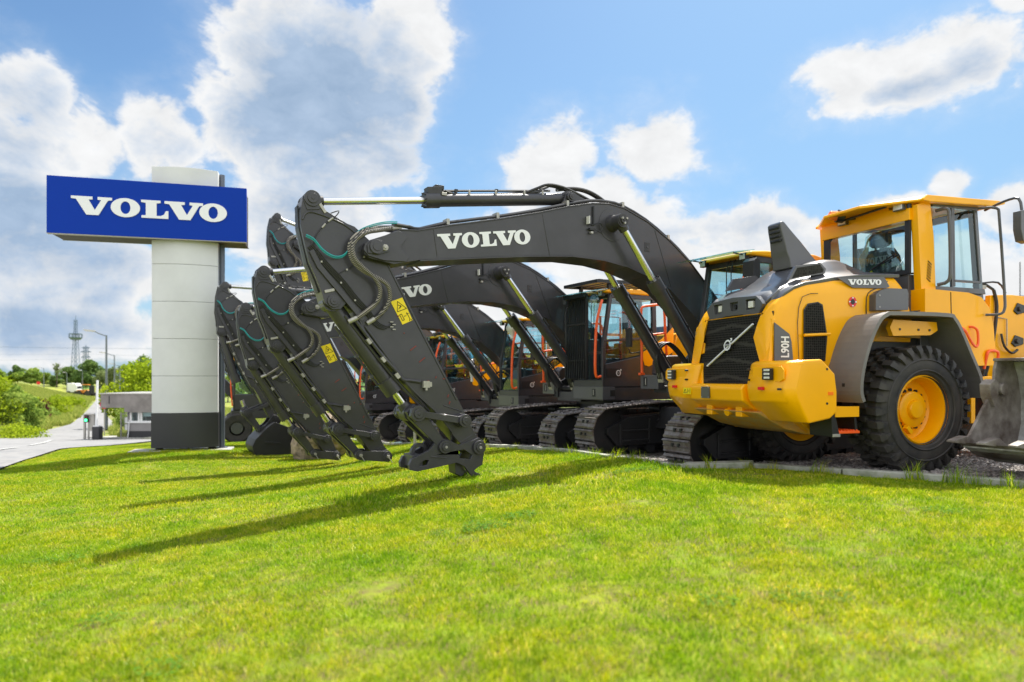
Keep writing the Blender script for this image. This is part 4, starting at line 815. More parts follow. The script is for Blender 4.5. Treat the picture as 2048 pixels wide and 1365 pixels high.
    st.sheet([(6.60,2.21),(6.44,1.88),(5.83,1.195),(5.55,.95),(5.3,.66)], -.215, .215, .02)
    st.sheet([(5.22,1.09),(5.778,2.08),(6.152,2.77)], -.2, .2, .02)
    for s in (1, -1):
        for q, r in ((J['T'], .095), (J['E'], .105), (J['S'], .09)): cap(st, q, .185*s, r, s)
        cap(st, J['W'], .185*s, .075, s)
        st.prism([(7.18,3.42),(7.1,3.53),(6.97,3.42),(7.0,3.34),(7.14,3.32)], .186*s, .20*s)
        st.tube([(7.19,.19*s,3.20),(7.15,.19*s,3.28),(7.06,.19*s,3.30),(6.85,.19*s,3.25),(6.67,.19*s,3.18),(6.5,.19*s,3.06)], .013, 5, 3)
        st.prism([(7.12,2.84),(7.03,2.66),(6.67,2.25),(6.50,2.05),(6.45,2.08),(6.62,2.28),(6.98,2.70),(7.07,2.87)], .186*s, .225*s)
        st.tube([(5.42,.188*s,1.02),(5.14,.188*s,.93)], .008, 5, 0); st.tube([(5.0,.188*s,.62),(5.18,.188*s,.53)], .008, 5, 0)
    st.use(ZN)
    for c, a in (((6.96,3.36), 55), ((6.88,2.40), 15)): st.box((c[0],.2,c[1]), (.12,.012,.035), (0, R(-a) if a > 30 else R(a), 0))
    st.use(RED)
    for x, z, l, a in ((5.83,1.745,.10,37),(5.71,1.60,.10,37),(5.52,1.38,.03,60),(5.63,1.33,.03,60),(5.41,1.36,.03,0),(6.03,2.14,.03,0),(5.35,1.14,.04,70),(5.33,1.05,.04,70),(5.95,1.93,.015,0)): st.box((x,.19,z), (l,.012,.014), (0, R(a), 0))
    st.v = [(a, b*.80, c) for a, b, c in st.v]
    stick = register(st.build('stick', root, bevel=.007), 'stick')
    m = MB(BRD)
    l1 = [(6.02,.2,3.235),(6.31,.25,3.16),(6.46,.32,3.11),(6.59,.33,3.02),(6.64,.34,2.91),(6.61,.35,2.78),(6.5,.35,2.67),(6.37,.34,2.57),(6.3,.32,2.46),(6.3,.30,2.35),(6.35,.28,2.26),(6.48,.25,2.15),(6.56,.23,2.09)]
    l2 = [(6.02,.12,3.25),(6.31,.2,3.20),(6.48,.28,3.14),(6.62,.29,3.03),(6.67,.30,2.91),(6.63,.31,2.76),(6.51,.32,2.65),(6.32,.33,2.57),(6.21,.33,2.5),(6.17,.31,2.4),(6.18,.29,2.29),(6.25,.26,2.17),(6.34,.22,2.09)]
    m.tube(l1, .026, 8, 5); m.tube(l2, .026, 8, 5); m.use(ZN); m.cyl(l1[-1], (6.66,.22,2.04), .03); m.cyl(l2[-1], (6.43,.21,2.03), .03); m.cyl((6.0,.2,3.235), (6.12,.22,3.21), .03)
    m.use(TEAL); te = [(7.17,3.0),(7.08,2.96),(7.0,2.87),(6.92,2.81),(6.82,2.78),(6.73,2.81),(6.66,2.9),(6.63,2.99),(6.55,3.11),(6.41,3.19),(6.23,3.25),(6.07,3.27)]
    for k in (0, .016): m.tube([(x, .27+k, z+k) for x, z in te], .0075, 6, 4)
    m.use(HOS); bu = [(7.13,2.89),(7.06,2.82),(6.94,2.68),(6.75,2.49),(6.59,2.3),(6.45,2.16),(6.34,2.02),(6.22,1.97),(6.14,2.02)]
    for k in range(4): m.tube([(x-.015*k, .205, z+.012*k) for x, z in bu], .008, 5, 3)
    m.tube([(x,.2,z) for x, z in [(6.87,3.31),(6.77,3.35),(6.82,3.27),(6.93,3.18),(7.01,3.08),(7.05,3.0),(7.05,2.91),(7.02,2.78)]], .007, 5, 3)
    m.tube([(x,.2,z) for x, z in [(6.47,2.83),(6.53,2.78),(6.62,2.7),(6.75,2.62),(6.77,2.58),(6.72,2.48)]], .007, 5, 3)
    m.use(ZN)
    for x, z in ((6.98,2.73),(6.75,2.50),(6.58,2.30),(6.45,2.15),(6.68,2.66),(6.47,2.83)): m.box((x,.215,z), (.020,.02,.020))
    for k in range(4): m.box((6.12-.03*(k % 2),.215,2.06-.03*k), (.04,.015,.012))
    for a, c in (((6.84,3.26),(6.90,3.21)), ((6.93,3.18),(6.97,3.13))): m.cyl((a[0],.2,a[1]), (c[0],.2,c[1]), .012)
    m.v = [(a, b*.82, c) for a, b, c in m.v]
    m.build('stick_hoses', stick)
    m = MB(CH)
    m.tube([(6.56,.2,2.05),(6.25,.2,1.66),(6.04,.2,1.44),(5.97,.2,1.35),(5.87,.2,1.34),(5.74,.2,1.32)], .022, 8, 4); m.tube([(6.68,.13,2.12),(6.42,.13,1.80),(6.12,.13,1.44),(5.92,.13,1.22),(5.5,.13,.80)], .02, 8, 3); m.tube([(6.46,.2,2.0),(6.15,.2,1.60),(5.90,.19,1.27),(5.6,.15,.95)], .014, 8, 3)
    m.use(ZN); m.box((5.67,.22,1.29), (.085,.07,.085)); m.box((5.62,.23,1.29), (.04,.06,.06)); m.box((5.67,.23,1.235), (.025,.04,.04))
    for x, z in ((6.38,1.84),(6.2,1.62),(6.02,1.42)): m.box((x+.02,.19,z-.02), (.07,.06,.05), (0, R(-50), 0))
    m.v = [(a, b*.82, c) for a, b, c in m.v]
    m.build('stick_pipes', stick)
    m = MB(SGY); q = [(6.128,2.312),(5.975,2.372),(5.838,2.095),(5.972,2.035)]; m.prism(q, .150, .154)
    def W2(u, v): return (q[0][0]+(q[1][0]-q[0][0])*u+(q[3][0]-q[0][0])*v, .156, q[0][1]+(q[1][1]-q[0][1])*u+(q[3][1]-q[0][1])*v)
    m.use(BLKL); tri = [(.5,.08),(.9,.46),(.1,.46)]
    for i in range(3): m.tube([W2(*tri[i]), W2(*tri[(i+1) % 3])], .0035, 4, 0)
    for l in ([(.42,.22),(.6,.32)], [(.6,.26),(.45,.36)], [(.3,.38),(.55,.30)], [(.15,.6),(.15,.85)], [(.32,.6),(.32,.85)], [(.15,.6),(.32,.6)], [(.15,.85),(.32,.85)], [(.42,.72),(.6,.72)], [(.75,.6),(.75,.9)], [(.65,.66),(.85,.66)], [(.7,.9),(.66,.97)], [(.8,.9),(.84,.97)]): m.tube([W2(*l[0]), W2(*l[1])], .004, 4, 0)
    m.build('warning_sign', stick, smooth=0)
    # ---- bucket cylinder, links
    cylinder(root, 'bucket_cylinder', J['W'], J['A'], 0, .102, .055, .80, 'kc', 1.22)
    m = MB(CH)
    for s in (1, -1):
        a, c = J['S'], J['A']; L = math.dist(a, c); m.M = Matrix.Translation((a[0], 0, a[1])) @ Matrix.Rotation(-math.atan2(c[1]-a[1], c[0]-a[0]), 4, 'Y')
        m.prism([(-.07,-.04),(0,-.09),(.08,-.045),(L-.1,-.04),(L,-.105),(L+.09,-.05),(L+.09,.05),(L,.105),(L-.1,.04),(.08,.045),(0,.09),(-.07,.04)], .25*s-.03, .25*s+.03); m.M = None
        cap(m, J['A'], .28*s, .10, s); cap(m, J['S'], .28*s, .085, s)
    m.ycyl(J['A'][0], J['A'][1], -.25, .25, .06); register(m.build('guide_link', root, bevel=.008), 'lS')
    m = MB(CH); a, c = J['A'], J['C']; L = math.dist(a, c); m.M = Matrix.Translation((a[0], 0, a[1])) @ Matrix.Rotation(-math.atan2(c[1]-a[1], c[0]-a[0]), 4, 'Y')
    for s in (1, -1): m.prism([(-.09,-.07),(0,-.1),(.12,-.09),(L-.1,-.06),(L,-.085),(L+.07,-.03),(L+.07,.03),(L,.085),(L-.1,.06),(.12,.09),(0,.1),(-.09,.07)], .15*s-.045, .15*s+.045)
    m.box((L*.5, 0, 0), (.2, .26, .08)); m.M = None
    for s in (1, -1): cap(m, J['C'], .195*s, .085, s)
    register(m.build('bucket_link', root, bevel=.008), 'lC')
    EX['root'] = root
def glass_teal():
    return MATS.get('visor_glass') or glass('visor_glass', (.62, .86, .90), fac=.12)
COUP = [(5.90,.285),(5.863,.359),(5.627,.456),(5.52,.575),(5.44,.60),(5.36,.575),(5.218,.505),(5.02,.55),(4.93,.585),(4.85,.54),(4.84,.45),(4.87,.224),(4.93,.20),(4.99,.16),(4.96,.12),(4.93,.12),(4.90,.10),(4.95,.045),(5.0,.055),(5.07,.139),(5.134,.22),(5.239,.274),(5.785,.198),(5.892,.224)]
def tool_coupler(root):
    m = MB(CH)
    h1 = [(5.20,.33),(5.22,.43),(5.14,.44),(5.02,.36),(5.05,.31)]; h2 = [(5.76,.26),(5.66,.27),(5.63,.33),(5.68,.34),(5.75,.30)]
    for s in (1, -1): m.prism(COUP, .16*s-.03, .16*s+.03, holes=[h1, h2]); cap(m, J['E'], .20*s, .09, s); cap(m, J['C'], .20*s, .085, s)
    for s in (1, -1): m.use(ZN).ycyl(J['E'][0], J['E'][1], .25*s, .265*s, .020, 12); m.ycyl(J['C'][0], J['C'][1], .25*s, .265*s, .018, 12); m.use(CH)
    m.span((5.70,-.15,.25), (5.84,.15,.40)); m.span((5.25,-.13,.30), (5.33,.13,.45)); m.ycyl(J['C'][0], J['C'][1], -.2, .2, .05); m.box((5.5,.195,.36), (.22,.01,.02), (0, R(-8), 0))
    m.lathe([(.07,-.03),(.12,-.03),(.12,.03),(.07,.03),(.07,-.03)], (5.69,.0,.42), 20); m.prism([(5.24,.30),(5.22,.12),(5.14,.08),(5.09,.12),(5.14,.18),(5.13,.30)], -.11, .11)
    return register(m.build('quick_coupler', root, bevel=.007), 'tool')
def tool_bar(root):
    m = MB(CH); a, c = J['E'], J['C']
    for s in (1, -1): m.prism([(a[0]-.09,a[1]-.05),(a[0]-.03,a[1]-.1),(c[0],c[1]-.085),(c[0]+.07,c[1]-.03),(c[0]+.05,c[1]+.07),(a[0],a[1]+.09),(a[0]-.08,a[1]+.04)], .24*s-.02, .24*s+.02); cap(m, a, .25*s, .085, s); cap(m, c, .25*s, .085, s)
    m.ycyl(c[0], c[1], -.26, .26, .07); m.use(ZN)
    for q in (a, c): m.ycyl(q[0], q[1], .30, .33, .03, 10); m.tube([(q[0]+.03,.33,q[1]+.03),(q[0]-.06,.36,q[1]-.1)], .008, 5, 0)
    return register(m.build('shipping_bar', root, bevel=.006), 'tool')
def tool_bucket(root, E, C):
    """digging bucket hung on pins E and C (world pose of this machine)"""
    d = (.12, .08); B = [(5.27,.94),(4.99,.79),(4.81,.50),(4.81,.12),(4.95,.02),(5.54,-.02),(5.79,.05),(5.89,.27),(5.90,.40),(5.81,.56),(5.67,.68),(5.50,.82),(5.37,.90)]
    m = MB(BLK)
    for s in (1, -1): m.prism(B, .56*s-.02, .56*s+.02); m.prism([(5.0,.02),(4.80,.14),(4.80,.5),(4.98,.78),(5.03,.74),(4.87,.48),(4.87,.16),(5.02,.08)], .56*s+.02*s, .56*s+.045*s); m.box((5.4,.59*s,.42), (.38,.012,.05), (0, R(-12), 0))
    shell = [(4.99,.79),(5.27,.94),(5.37,.90),(5.50,.82),(5.67,.68),(5.81,.56),(5.90,.40),(5.89,.27),(5.79,.05),(5.54,-.02),(5.2,.0)]
    m.sheet(shell, -.575, .575, .03)
    for s in (1, -1): m.prism([(C[0]+.1,C[1]-.14),(C[0]+.08,C[1]+.07),(C[0]-.06,C[1]+.09),(E[0]+.08,E[1]+.11),(E[0]-.09,E[1]+.06),(E[0]-.10,E[1]-.1),(E[0]+.02,E[1]-.22)], .24*s-.025, .24*s+.025); cap(m, E, .26*s, .09, s); cap(m, C, .26*s, .085, s)
    for k in range(5): m.prism([(4.84,.16),(4.80,.10),(4.62,-.05),(4.60,-.03),(4.80,.2)], -.5+k*.25-.04, -.5+k*.25+.04)
    return m.build('digging_bucket', root, bevel=.012)
def rot(v, a): return (v[0]*math.cos(a)-v[1]*math.sin(a), v[0]*math.sin(a)+v[1]*math.cos(a))
def circ(p, r, q, s, side):
    d = math.dist(p, q); a = (r*r-s*s+d*d)/(2*d); h = math.sqrt(max(r*r-a*a, 0)); u = ((q[0]-p[0])/d, (q[1]-p[1])/d)
    return (p[0]+u[0]*a-u[1]*h*side, p[1]+u[1]*a+u[0]*h*side)
def segM(p, q, P, Q):
    a = math.atan2(Q[1]-P[1], Q[0]-P[0])-math.atan2(q[1]-p[1], q[0]-p[0])
    return Matrix.Translation((P[0], 0, P[1])) @ Matrix.Rotation(-a, 4, 'Y') @ Matrix.Translation((-p[0], 0, -p[1]))
def joints(db, ds, C=None):
    """pose: db turns the boom, ds turns the stick (absolute), radians"""
    j = {}; F = J['F']
    for k in ('F', 'H', 'P', 'K'): v = rot(sub(J[k], F), db); j[k] = (F[0]+v[0], F[1]+v[1])
    for k in ('E', 'T', 'W', 'S', 'A', 'C'): v = rot(sub(J[k], J['H']), ds); j[k] = (j['H'][0]+v[0], j['H'][1]+v[1])
    j['B'] = J['B']
    if C: j['C'] = C; j['A'] = circ(j['S'], math.dist(J['S'], J['A']), C, math.dist(J['A'], J['C']), 1)
    return j
def pose(root, db, ds, C=None):
    j = joints(db, ds, C)
    pairs = {'boom': ('F','H'), 'stick': ('H','E'), 'bcB': ('B','P'), 'bcR': ('P','B'), 'scB': ('K','T'), 'scR': ('T','K'), 'kcB': ('W','A'), 'kcR': ('A','W'), 'lS': ('S','A'), 'lC': ('A','C'), 'tool': ('E','C')}
    for o in root.children:
        if o.type != 'MESH': continue
        r = o.data.get('role')
        if r in pairs:
            a, b = pairs[r]; M = segM(J[a], J[b], j[a], j[b]); o.matrix_local = M
            for c in o.children:
                rr = c.data.get('role')
                if rr in pairs: a, b = pairs[rr]; c.matrix_local = M.inverted() @ segM(J[a], J[b], j[a], j[b])
    return j
FANG = math.atan2(-.498, -.867)
make_excavator()
ex1 = EX['root']
GRP = 'excavators parked in a row with their arms on the lawn'
def placeX(o, X, Y, h, label, sc=1):
    o.location = (X, Y, CZ+h); o.rotation_euler = (0, 0, FANG); o.scale = (sc, sc, sc); tag(o, label, 'excavator', GRP)
exs = [ex1]+[copy_tree(ex1) for _ in range(5)]
placeX(ex1, 3.74, 11.6, -1.38, 'excavator beside the yellow wheel loader, quick coupler hooked on its arm')
placeX(exs[1], 2.087, 14.65, -1.54, 'second excavator from the wheel loader, barred guard over its windscreen')
placeX(exs[2], .54, 17.80, -1.80, 'third excavator from the wheel loader, white cloth tied on its mirror')
placeX(exs[3], -1.62, 21.10, -2.0, 'excavator behind the third one, its digging bucket resting on the lawn')
placeX(exs[4], -1.43, 25.5, -2.22, 'excavator with its dark arm raised above all the arms behind', 1.2)
placeX(exs[5], -5.15, 27.6, -2.35, 'last excavator of the row, beyond the raised arm, cab half hidden')
for o in (ex1,): pose(o, 0, 0)
tool_coupler(ex1)
def copy_data(o): o.data = o.data.copy(); return o
for o in (exs[1], exs[2], exs[4], exs[5]): tool_bar(o)
pose(exs[1], R(-2.3), R(2.2)); pose(exs[2], R(-2.5), R(5.2))
C4 = (5.47, .77)
j4 = joints(R(7.0), R(15.7)); 
pose(exs[4], R(25), R(16)); pose(exs[5], R(10), R(-5))
j4 = pose(exs[3], R(7.0), R(16.3)); v = (j4['E'][0]+.36, j4['E'][1]-.30); j4 = pose(exs[3], R(7.0), R(15.7), v)
bk = tool_bucket(exs[3], (5.17, 1.01), (5.55, .77)); bk.matrix_local = segM((5.17,1.01), (5.55,.77), j4['E'], j4['C'])
# guards on the second machine
def kid(root, name): return [c for c in root.children if c.name.split('.')[0] == name][0]
cab2 = kid(exs[1], 'cab')
m = MB(BLK)
for k in range(9): m.box((1.42, .50+k*.075, 2.30), (.05, .012, 1.58), (0, R(-3), 0))
for z in (1.52, 1.86, 2.56, 3.06): m.box((1.42, .80, z), (.055, .66, .03))
m.box((1.45, .80, 3.10), (.10, .68, .08)); m.box((1.42, 1.13, 2.3), (.05, .04, 1.6)); m.tube([(1.4,.46,1.55),(1.46,.46,2.8),(1.38,.46,2.9)], .018, 6, 2)
m.use(MIR).box((1.47,.47,3.03), (.03,.1,.10)); m.build('windscreen_guard', cab2)
m = MB(BLK); m.span((-.45,.42,3.34), (-.38,1.47,3.40)); m.span((1.38,.42,3.30), (1.45,1.47,3.36)); m.prism([(-.45,3.34),(1.45,3.30),(1.45,3.36),(-.45,3.42)], .40, .45); m.prism([(-.45,3.34),(1.45,3.30),(1.45,3.36),(-.45,3.42)], 1.44, 1.49)
for k in range(10): m.box((-.3+k*.18, .945, 3.36), (.09, 1.0, .03))
for x_ in (-.35, 1.1):
    for y_ in (.5, 1.4): m.box((x_, y_, 3.28), (.06,.06,.12))
m.build('roof_guard', cab2)
m = MB(BLK); m.prism([(-1.9,2.62),(-1.8,2.92),(-.4,3.40),(.3,3.44),(.45,3.34),(-.3,3.3),(-1.6,2.8)], -.35, .9); m.build('hood_ramp', exs[1], bevel=.02) if False else None
def cloth(name, parent, c, w, h, seed, m, d=.12):
    rnd = random.Random(seed); mb = MB(m); n, k = 9, 8; V = []
    for i in range(k):
        t = i/(k-1); rr = w*(.35+.65*math.sin(PI*min(1, t*1.25)))*.5
        for j in range(n): a = 2*PI*j/n; q = rr*(1+rnd.uniform(-.3, .3)); V.append((c[0]+math.cos(a)*q*.7, c[1]+math.sin(a)*q, c[2]-h*t+rnd.uniform(-.02, .02)))
    F = [(i*n+j, i*n+(j+1) % n, (i+1)*n+(j+1) % n, (i+1)*n+j) for i in range(k-1) for j in range(n)]+[tuple(range(n))]
    mb.add(V, F); o = mb.build(name, parent, smooth=180); s = o.modifiers.new('smooth', 'SUBSURF'); s.levels = 1; s.render_levels = 1; return o
CLO = mat('white_wrap', (.72, .72, .70), .35, noise=.1, nscale=12)
for k, o in ((1, exs[1]), (2, exs[2])): cloth('plastic_cover', kid(o, 'cab'), (1.36, 1.28, 3.12), .34, .42, k, PLA if k == 1 else CLO)
mr = [kid(o, 'side_mirror') for o in exs]
cloth('wrapped_cloth', mr[1+1], (1.02, -1.5, 2.3), .26, .62, 5, CLO); cloth('wrapped_cloth', mr[3], (1.02, -1.5, 2.3), .2, .5, 6, CLO)
# mirror on the first machine's cab corner
m = MB(BLK); m.tube([(1.10,1.44,3.05),(1.30,1.55,3.0)], .012, 6, 0); m.prism([(1.27,2.62),(1.27,3.02),(1.34,3.05),(1.40,3.0),(1.40,2.66),(1.34,2.58)], 1.46, 1.66); m.build('cab_mirror', kid(ex1, 'cab'), bevel=.02)
# ================================================================== wheel loader (x forward, y left = far side, z up; origin under the rear axle)
def tyre(parent, c, s, name='wheel', seed=0):
    """s = +1 when the outer face looks along +y"""
    x, y, z = c; Rr = .70; w = .26
    t = MB(RUB)
    prof = [(.395,-.20*s),(.43,-.245*s),(.50,-.268*s),(.60,-.262*s),(.665,-.235*s),(.70,-.19*s),(.708,0),(.70,.19*s),(.665,.235*s),(.60,.262*s),(.50,.268*s),(.43,.245*s),(.395,.20*s)]
    t.lathe(prof, c, 72)
    for r0 in (.455, .58):
        for q in (1, -1): t.lathe([(r0,.262*q),(r0+.012,.275*q),(r0+.024,.264*q)], c, 72)
    n = 30
    for k in range(n):                                  # chunky tread blocks: shoulder lugs and a staggered centre row
        for q in (1, -1):
            a0 = 2*PI*(k+(.5 if q > 0 else 0))/n; da = 2*PI/n
            def Pt(r, a, yy): return (x+r*math.cos(a), y+yy, z+r*math.sin(a))
            jit = .05*math.sin(k*2.3+q)
            def block(A, YY, r0, r1, sh):                # quad in (angle, y) from r0 to r1, top slightly smaller
                vs = []; ca = sum(A)/4; cy = sum(YY)/4
                for r, f in ((r0, 1), (r1, sh)):
                    for i in range(4): vs.append(Pt(r, ca+(A[i]-ca)*f, cy+(YY[i]-cy)*f))
                t.add(vs, [(3,2,1,0),(4,5,6,7),(0,1,5,4),(1,2,6,5),(2,3,7,6),(3,0,4,7)])
            block([a0-.30*da, a0+.30*da, a0+.36*da, a0-.22*da], [.095*q, .115*q, .252*q, .252*q], .69, .756+.004*math.sin(k), .9)
            block([a0-.60*da, a0-.14*da, a0-.12*da, a0-.55*da], [-.02*q, .01*q, .10*q, .085*q], .69, .752, .88)
            # lug flank running down the shoulder
            vs = []
            for r, yy, hw in ((.745, .235, .26), (.70, .262, .22), (.655, .266, .13), (.615, .262, .06)):
                for e in (-1, 1): vs.append(Pt(r, a0+e*hw*da+.02, (yy+.012)*q))
            for r, yy, hw in ((.72, .20, .26), (.67, .22, .22), (.64, .235, .13), (.61, .24, .06)):
                for e in (-1, 1): vs.append(Pt(r, a0+e*hw*da+.02, yy*q))
            f = []
            for i in range(3): f += [(2*i, 2*i+1, 2*i+3, 2*i+2), (8+2*i, 8+2*i+2, 8+2*i+3, 8+2*i+1), (2*i, 2*i+2, 8+2*i+2, 8+2*i), (2*i+1, 8+2*i+1, 8+2*i+3, 2*i+3)]
            f += [(0, 8, 9, 1), (6, 7, 15, 14)]; t.add(vs, f)
    o = t.build(name, parent, smooth=28)
    m = MB(YE)
    K1 = 1.13
    m.lathe([(a*K1, b) for a, b in [(.352,.235*s),(.368,.215*s),(.36,.20*s),(.335,.20*s),(.325,.16*s),(.315,.02*s),(.295,.0*s),(.24,-.01*s),(.235,.0*s),(.225,.03*s),(.215,.035*s),(.20,.035*s),(.195,.06*s),(.19,.09*s),(.175,.10*s),(.10,.105*s),(.095,.135*s),(.085,.15*s),(.0,.155*s)]], c, 56)
    m.lathe([(.40,-.21*s),(.41,-.24*s),(.33,-.2*s),(.30,-.1*s),(.28,-.02*s),(0,-.02*s)], c, 40)
    m.box((x-.20, y+.19*s, z-.23), (.10,.06,.05), (0, R(45), 0)); m.use(BLK)
    for k in range(16): a = 2*PI*k/16; m.ycyl(x+.235*math.cos(a), z+.235*math.sin(a), y+.03*s, y+.065*s, .019, 8)
    m.build('rim', o, smooth=35); return o

def dense2(P, sm=4):
    P = [Vector(p) for p in P]; Q = []
    for i in range(len(P)-1):
        p0, p1, p2, p3_ = P[max(i-1, 0)], P[i], P[i+1], P[min(i+2, len(P)-1)]
        for k in range(sm): t = k/sm; Q.append(tuple(.5*((2*p1)+(p2-p0)*t+(2*p0-5*p1+4*p2-p3_)*t*t+(3*p1-p0-3*p2+p3_)*t**3)))
    return Q+[tuple(P[-1])]
def make_loader(X, Y, gh, yaw):
    root = empty('wheel_loader', (X, Y, CZ+gh), yaw)
    tag(root, 'yellow wheel loader with grey fenders, its grille toward the lawn', 'wheel loader')
    # rear wheels (the rear axle hangs lower on its far side)
    tyre(root, (0, -.98, .725), -1); tyre(root, (0, .98, .60), 1); tyre(root, (3.0, -.98, .73), -1); tyre(root, (3.0, .98, .66), 1)
    m = MB(YE); m.cyl((0,-.8,.72), (0,.8,.62), .16, n=16); m.cyl((3,-.8,.72), (3,.8,.68), .16, n=16); m.build('axle', root)
    # body
    # yellow side skins as a loft so that the shoulders curve
    prof = [(-1.845,1.86),(-1.80,2.0),(-1.66,2.125),(-1.28,2.265),(-.87,2.325),(.20,2.385)]
    m = MB(YE)
    for s in (1, -1):
        secs = []
        for x, zs, yo in [(-1.85,1.60,.70),(-1.82,1.74,.725),(-1.78,1.85,.735),(-1.70,1.98,.74),(-1.60,2.08,.74),(-1.45,2.19,.745),(-1.28,2.265,.74),(-.87,2.325,.75),(-.3,2.36,.75),(.12,2.38,.75),(.22,2.30,.75),(.30,2.15,.75),(.37,1.96,.75)]:
            zb = 1.18 if x < -.9 else (1.18 if x < -.6 else 1.55)
            secs.append([(x,(yo-.07)*s,zb),(x,(yo-.02)*s,zb),(x,yo*s,zb+.12),(x,(yo+.015)*s,zs-.22),(x,(yo-.01)*s,zs-.08),(x,(yo-.06)*s,zs-.015),(x,(yo-.16)*s,zs),(x,(yo-.22)*s,zs-.02)])
        m.loft(secs)
    # rear face frame around the grille
    gp = [(-.53,1.86),(-.53,1.79),(-.68,1.75),(-.67,1.60),(-.52,1.56),(-.51,1.43),(-.66,1.39),(-.66,1.26),(-.50,1.22),(-.45,1.02)]
    m.build('engine_cover', root, bevel=.012)
    m = MB(YE)
    SH = Matrix(((1,0,.14,-.14),(0,1,0,0),(0,0,1,0),(0,0,0,1))); m.M = SH
    ring = [(-.74,1.78),(-.76,1.18),(-.76,1.0),(.76,1.0),(.76,1.18),(.74,1.78),(.58,1.87),(-.58,1.87)]
    hole = gp+[(-a, b) for a, b in reversed(gp)]
    m.prism(ring, -1.895, -1.84, 'x', holes=[hole]); m.build('grille_surround', root, bevel=.010)
    m = MB(GRI); m.M = SH
    # grille slightly folded into horizontal waves
    zs = [1.0,1.2,1.26,1.40,1.46,1.60,1.66,1.80,1.88]; dx = [0]*9
    vs = []; 
    for z, d in zip(zs, dx):
        for yy in (-.72, 0, .72): vs.append((-1.885+d+abs(yy)*.02, yy, z))
    m.add(vs, [(i*3+j, i*3+j+1, i*3+j+4, i*3+j+3) for i in range(len(zs)-1) for j in range(2)])
    m.use(SIL).prism([(.370,1.262),(.358,1.248),(-.442,1.738),(-.430,1.754)], -1.925, -1.905, 'x')
    emblem(m, (-1.928,-.02,1.51), (0,-1,0), (0,0,1), .068); m.use(BLK).box((-1.90,-.02,1.51), (.03,.1,.1)); m.build('radiator_grille', root, smooth=0)
    # grey hood
    m = MB(CH2); secs = []
    for x, zb, zt, yb, yt in [(-1.715,1.90,2.03,.50,.42),(-1.70,1.92,2.085,.56,.44),(-1.66,1.99,2.11,.66,.48),(-1.58,2.09,2.15,.71,.50),(-1.45,2.17,2.21,.73,.50),(-1.30,2.22,2.26,.735,.46),(-1.18,2.24,2.34,.735,.42),(-1.02,2.27,2.46,.74,.42),(-.86,2.30,2.54,.74,.42),(-.70,2.32,2.585,.745,.42),(-.5,2.345,2.595,.745,.42),(-.30,2.36,2.56,.745,.40),(-.14,2.37,2.47,.745,.40),(.18,2.385,2.42,.745,.40)]:
        h = []
        for s in (1, -1):
            p = [(x,yb*s*.985,zb-.03),(x,(yb-.005)*s,zb+.012),(x,(yb-.09)*s,zb+.03),(x,(yt+.10)*s,zb+.05+(zt-zb)*.25),(x,(yt+.03)*s,zt-.04),(x,(yt-.04)*s,zt),(x,.15*s,zt+.01)]
            h.append(p if s == 1 else p[::-1])
        secs.append(h[0]+h[1])
    m.loft(secs); m.build('hood', root, bevel=.01)
    # rear light bar with three recesses
    LB = Matrix.Translation((.225,0,0)) @ Matrix.Diagonal((1,.82,1,1)); m = MB(CH2); m.M = LB; bar = [(-.62,2.02),(-.66,1.98),(-.56,1.85),(-.30,1.86),(-.20,1.885),(.20,1.885),(.30,1.86),(.56,1.85),(.66,1.98),(.62,2.02),(.52,2.085),(.0,2.11),(-.52,2.085)]
    hs = []; cs = [(-.40,1.995,.115,.062), (-.02,1.995,.095,.055), (.37,1.99,.105,.062)]
    for cy, cz, w, h in cs: hs.append([(cy-w*.85,cz-h),(cy+w*.85,cz-h),(cy+w,cz+h),(cy-w,cz+h)])
    m.prism(bar, -1.985, -1.925, 'x', holes=hs); m.use(BLK).prism(bar, -1.925, -1.915, 'x')
    m.build('lamp_housing', root, bevel=.006)
    for cy in (-.37, .34): mm = MB(LEN); mm.M = LB; mm.box((-1.95, cy, 1.995), (.04,.11,.085)); mm.build('reversing_lamp', root, bevel=.01)
    mm = MB(BLK); mm.M = LB; mm.cyl((-1.97,-.02,1.99), (-1.92,-.02,1.99), .028); mm.build('rear_camera', root)
    # mesh vents on the hood shoulder
    for s in (-1, 1):
        m = MB(CH2); m.prism([(-1.43,2.27),(-1.32,2.44),(-.95,2.505),(-.86,2.43),(-.88,2.37)], .555*s, .60*s); m.use(GRI).prism([(-1.38,2.29),(-1.30,2.42),(-.96,2.48),(-.90,2.42),(-.91,2.385)], .60*s, .604*s); m.build('hood_vent', root, bevel=.008)
    # air intake
    m = MB(CH2); secs = []
    for z, xa, xb, w in [(2.50,-1.0,-.52,.17),(2.62,-1.02,-.54,.16),(2.70,-1.05,-.62,.15),(2.85,-1.08,-.76,.135),(3.0,-1.12,-.92,.125),(3.07,-1.13,-.99,.12),(3.10,-1.10,-1.01,.11)]:
        secs.append([(xa,-w,z),(xb-.06,-w,z),(xb,-w+.05,z),(xb,w-.05,z),(xb-.06,w,z),(xa,w,z)])
    m.loft(secs); m.use(BLK)
    for k in range(4): m.box((-1.10-.008*k, 0, 2.86+.055*k), (.03,.19,.035))
    m.build('air_intake', root, bevel=.015)
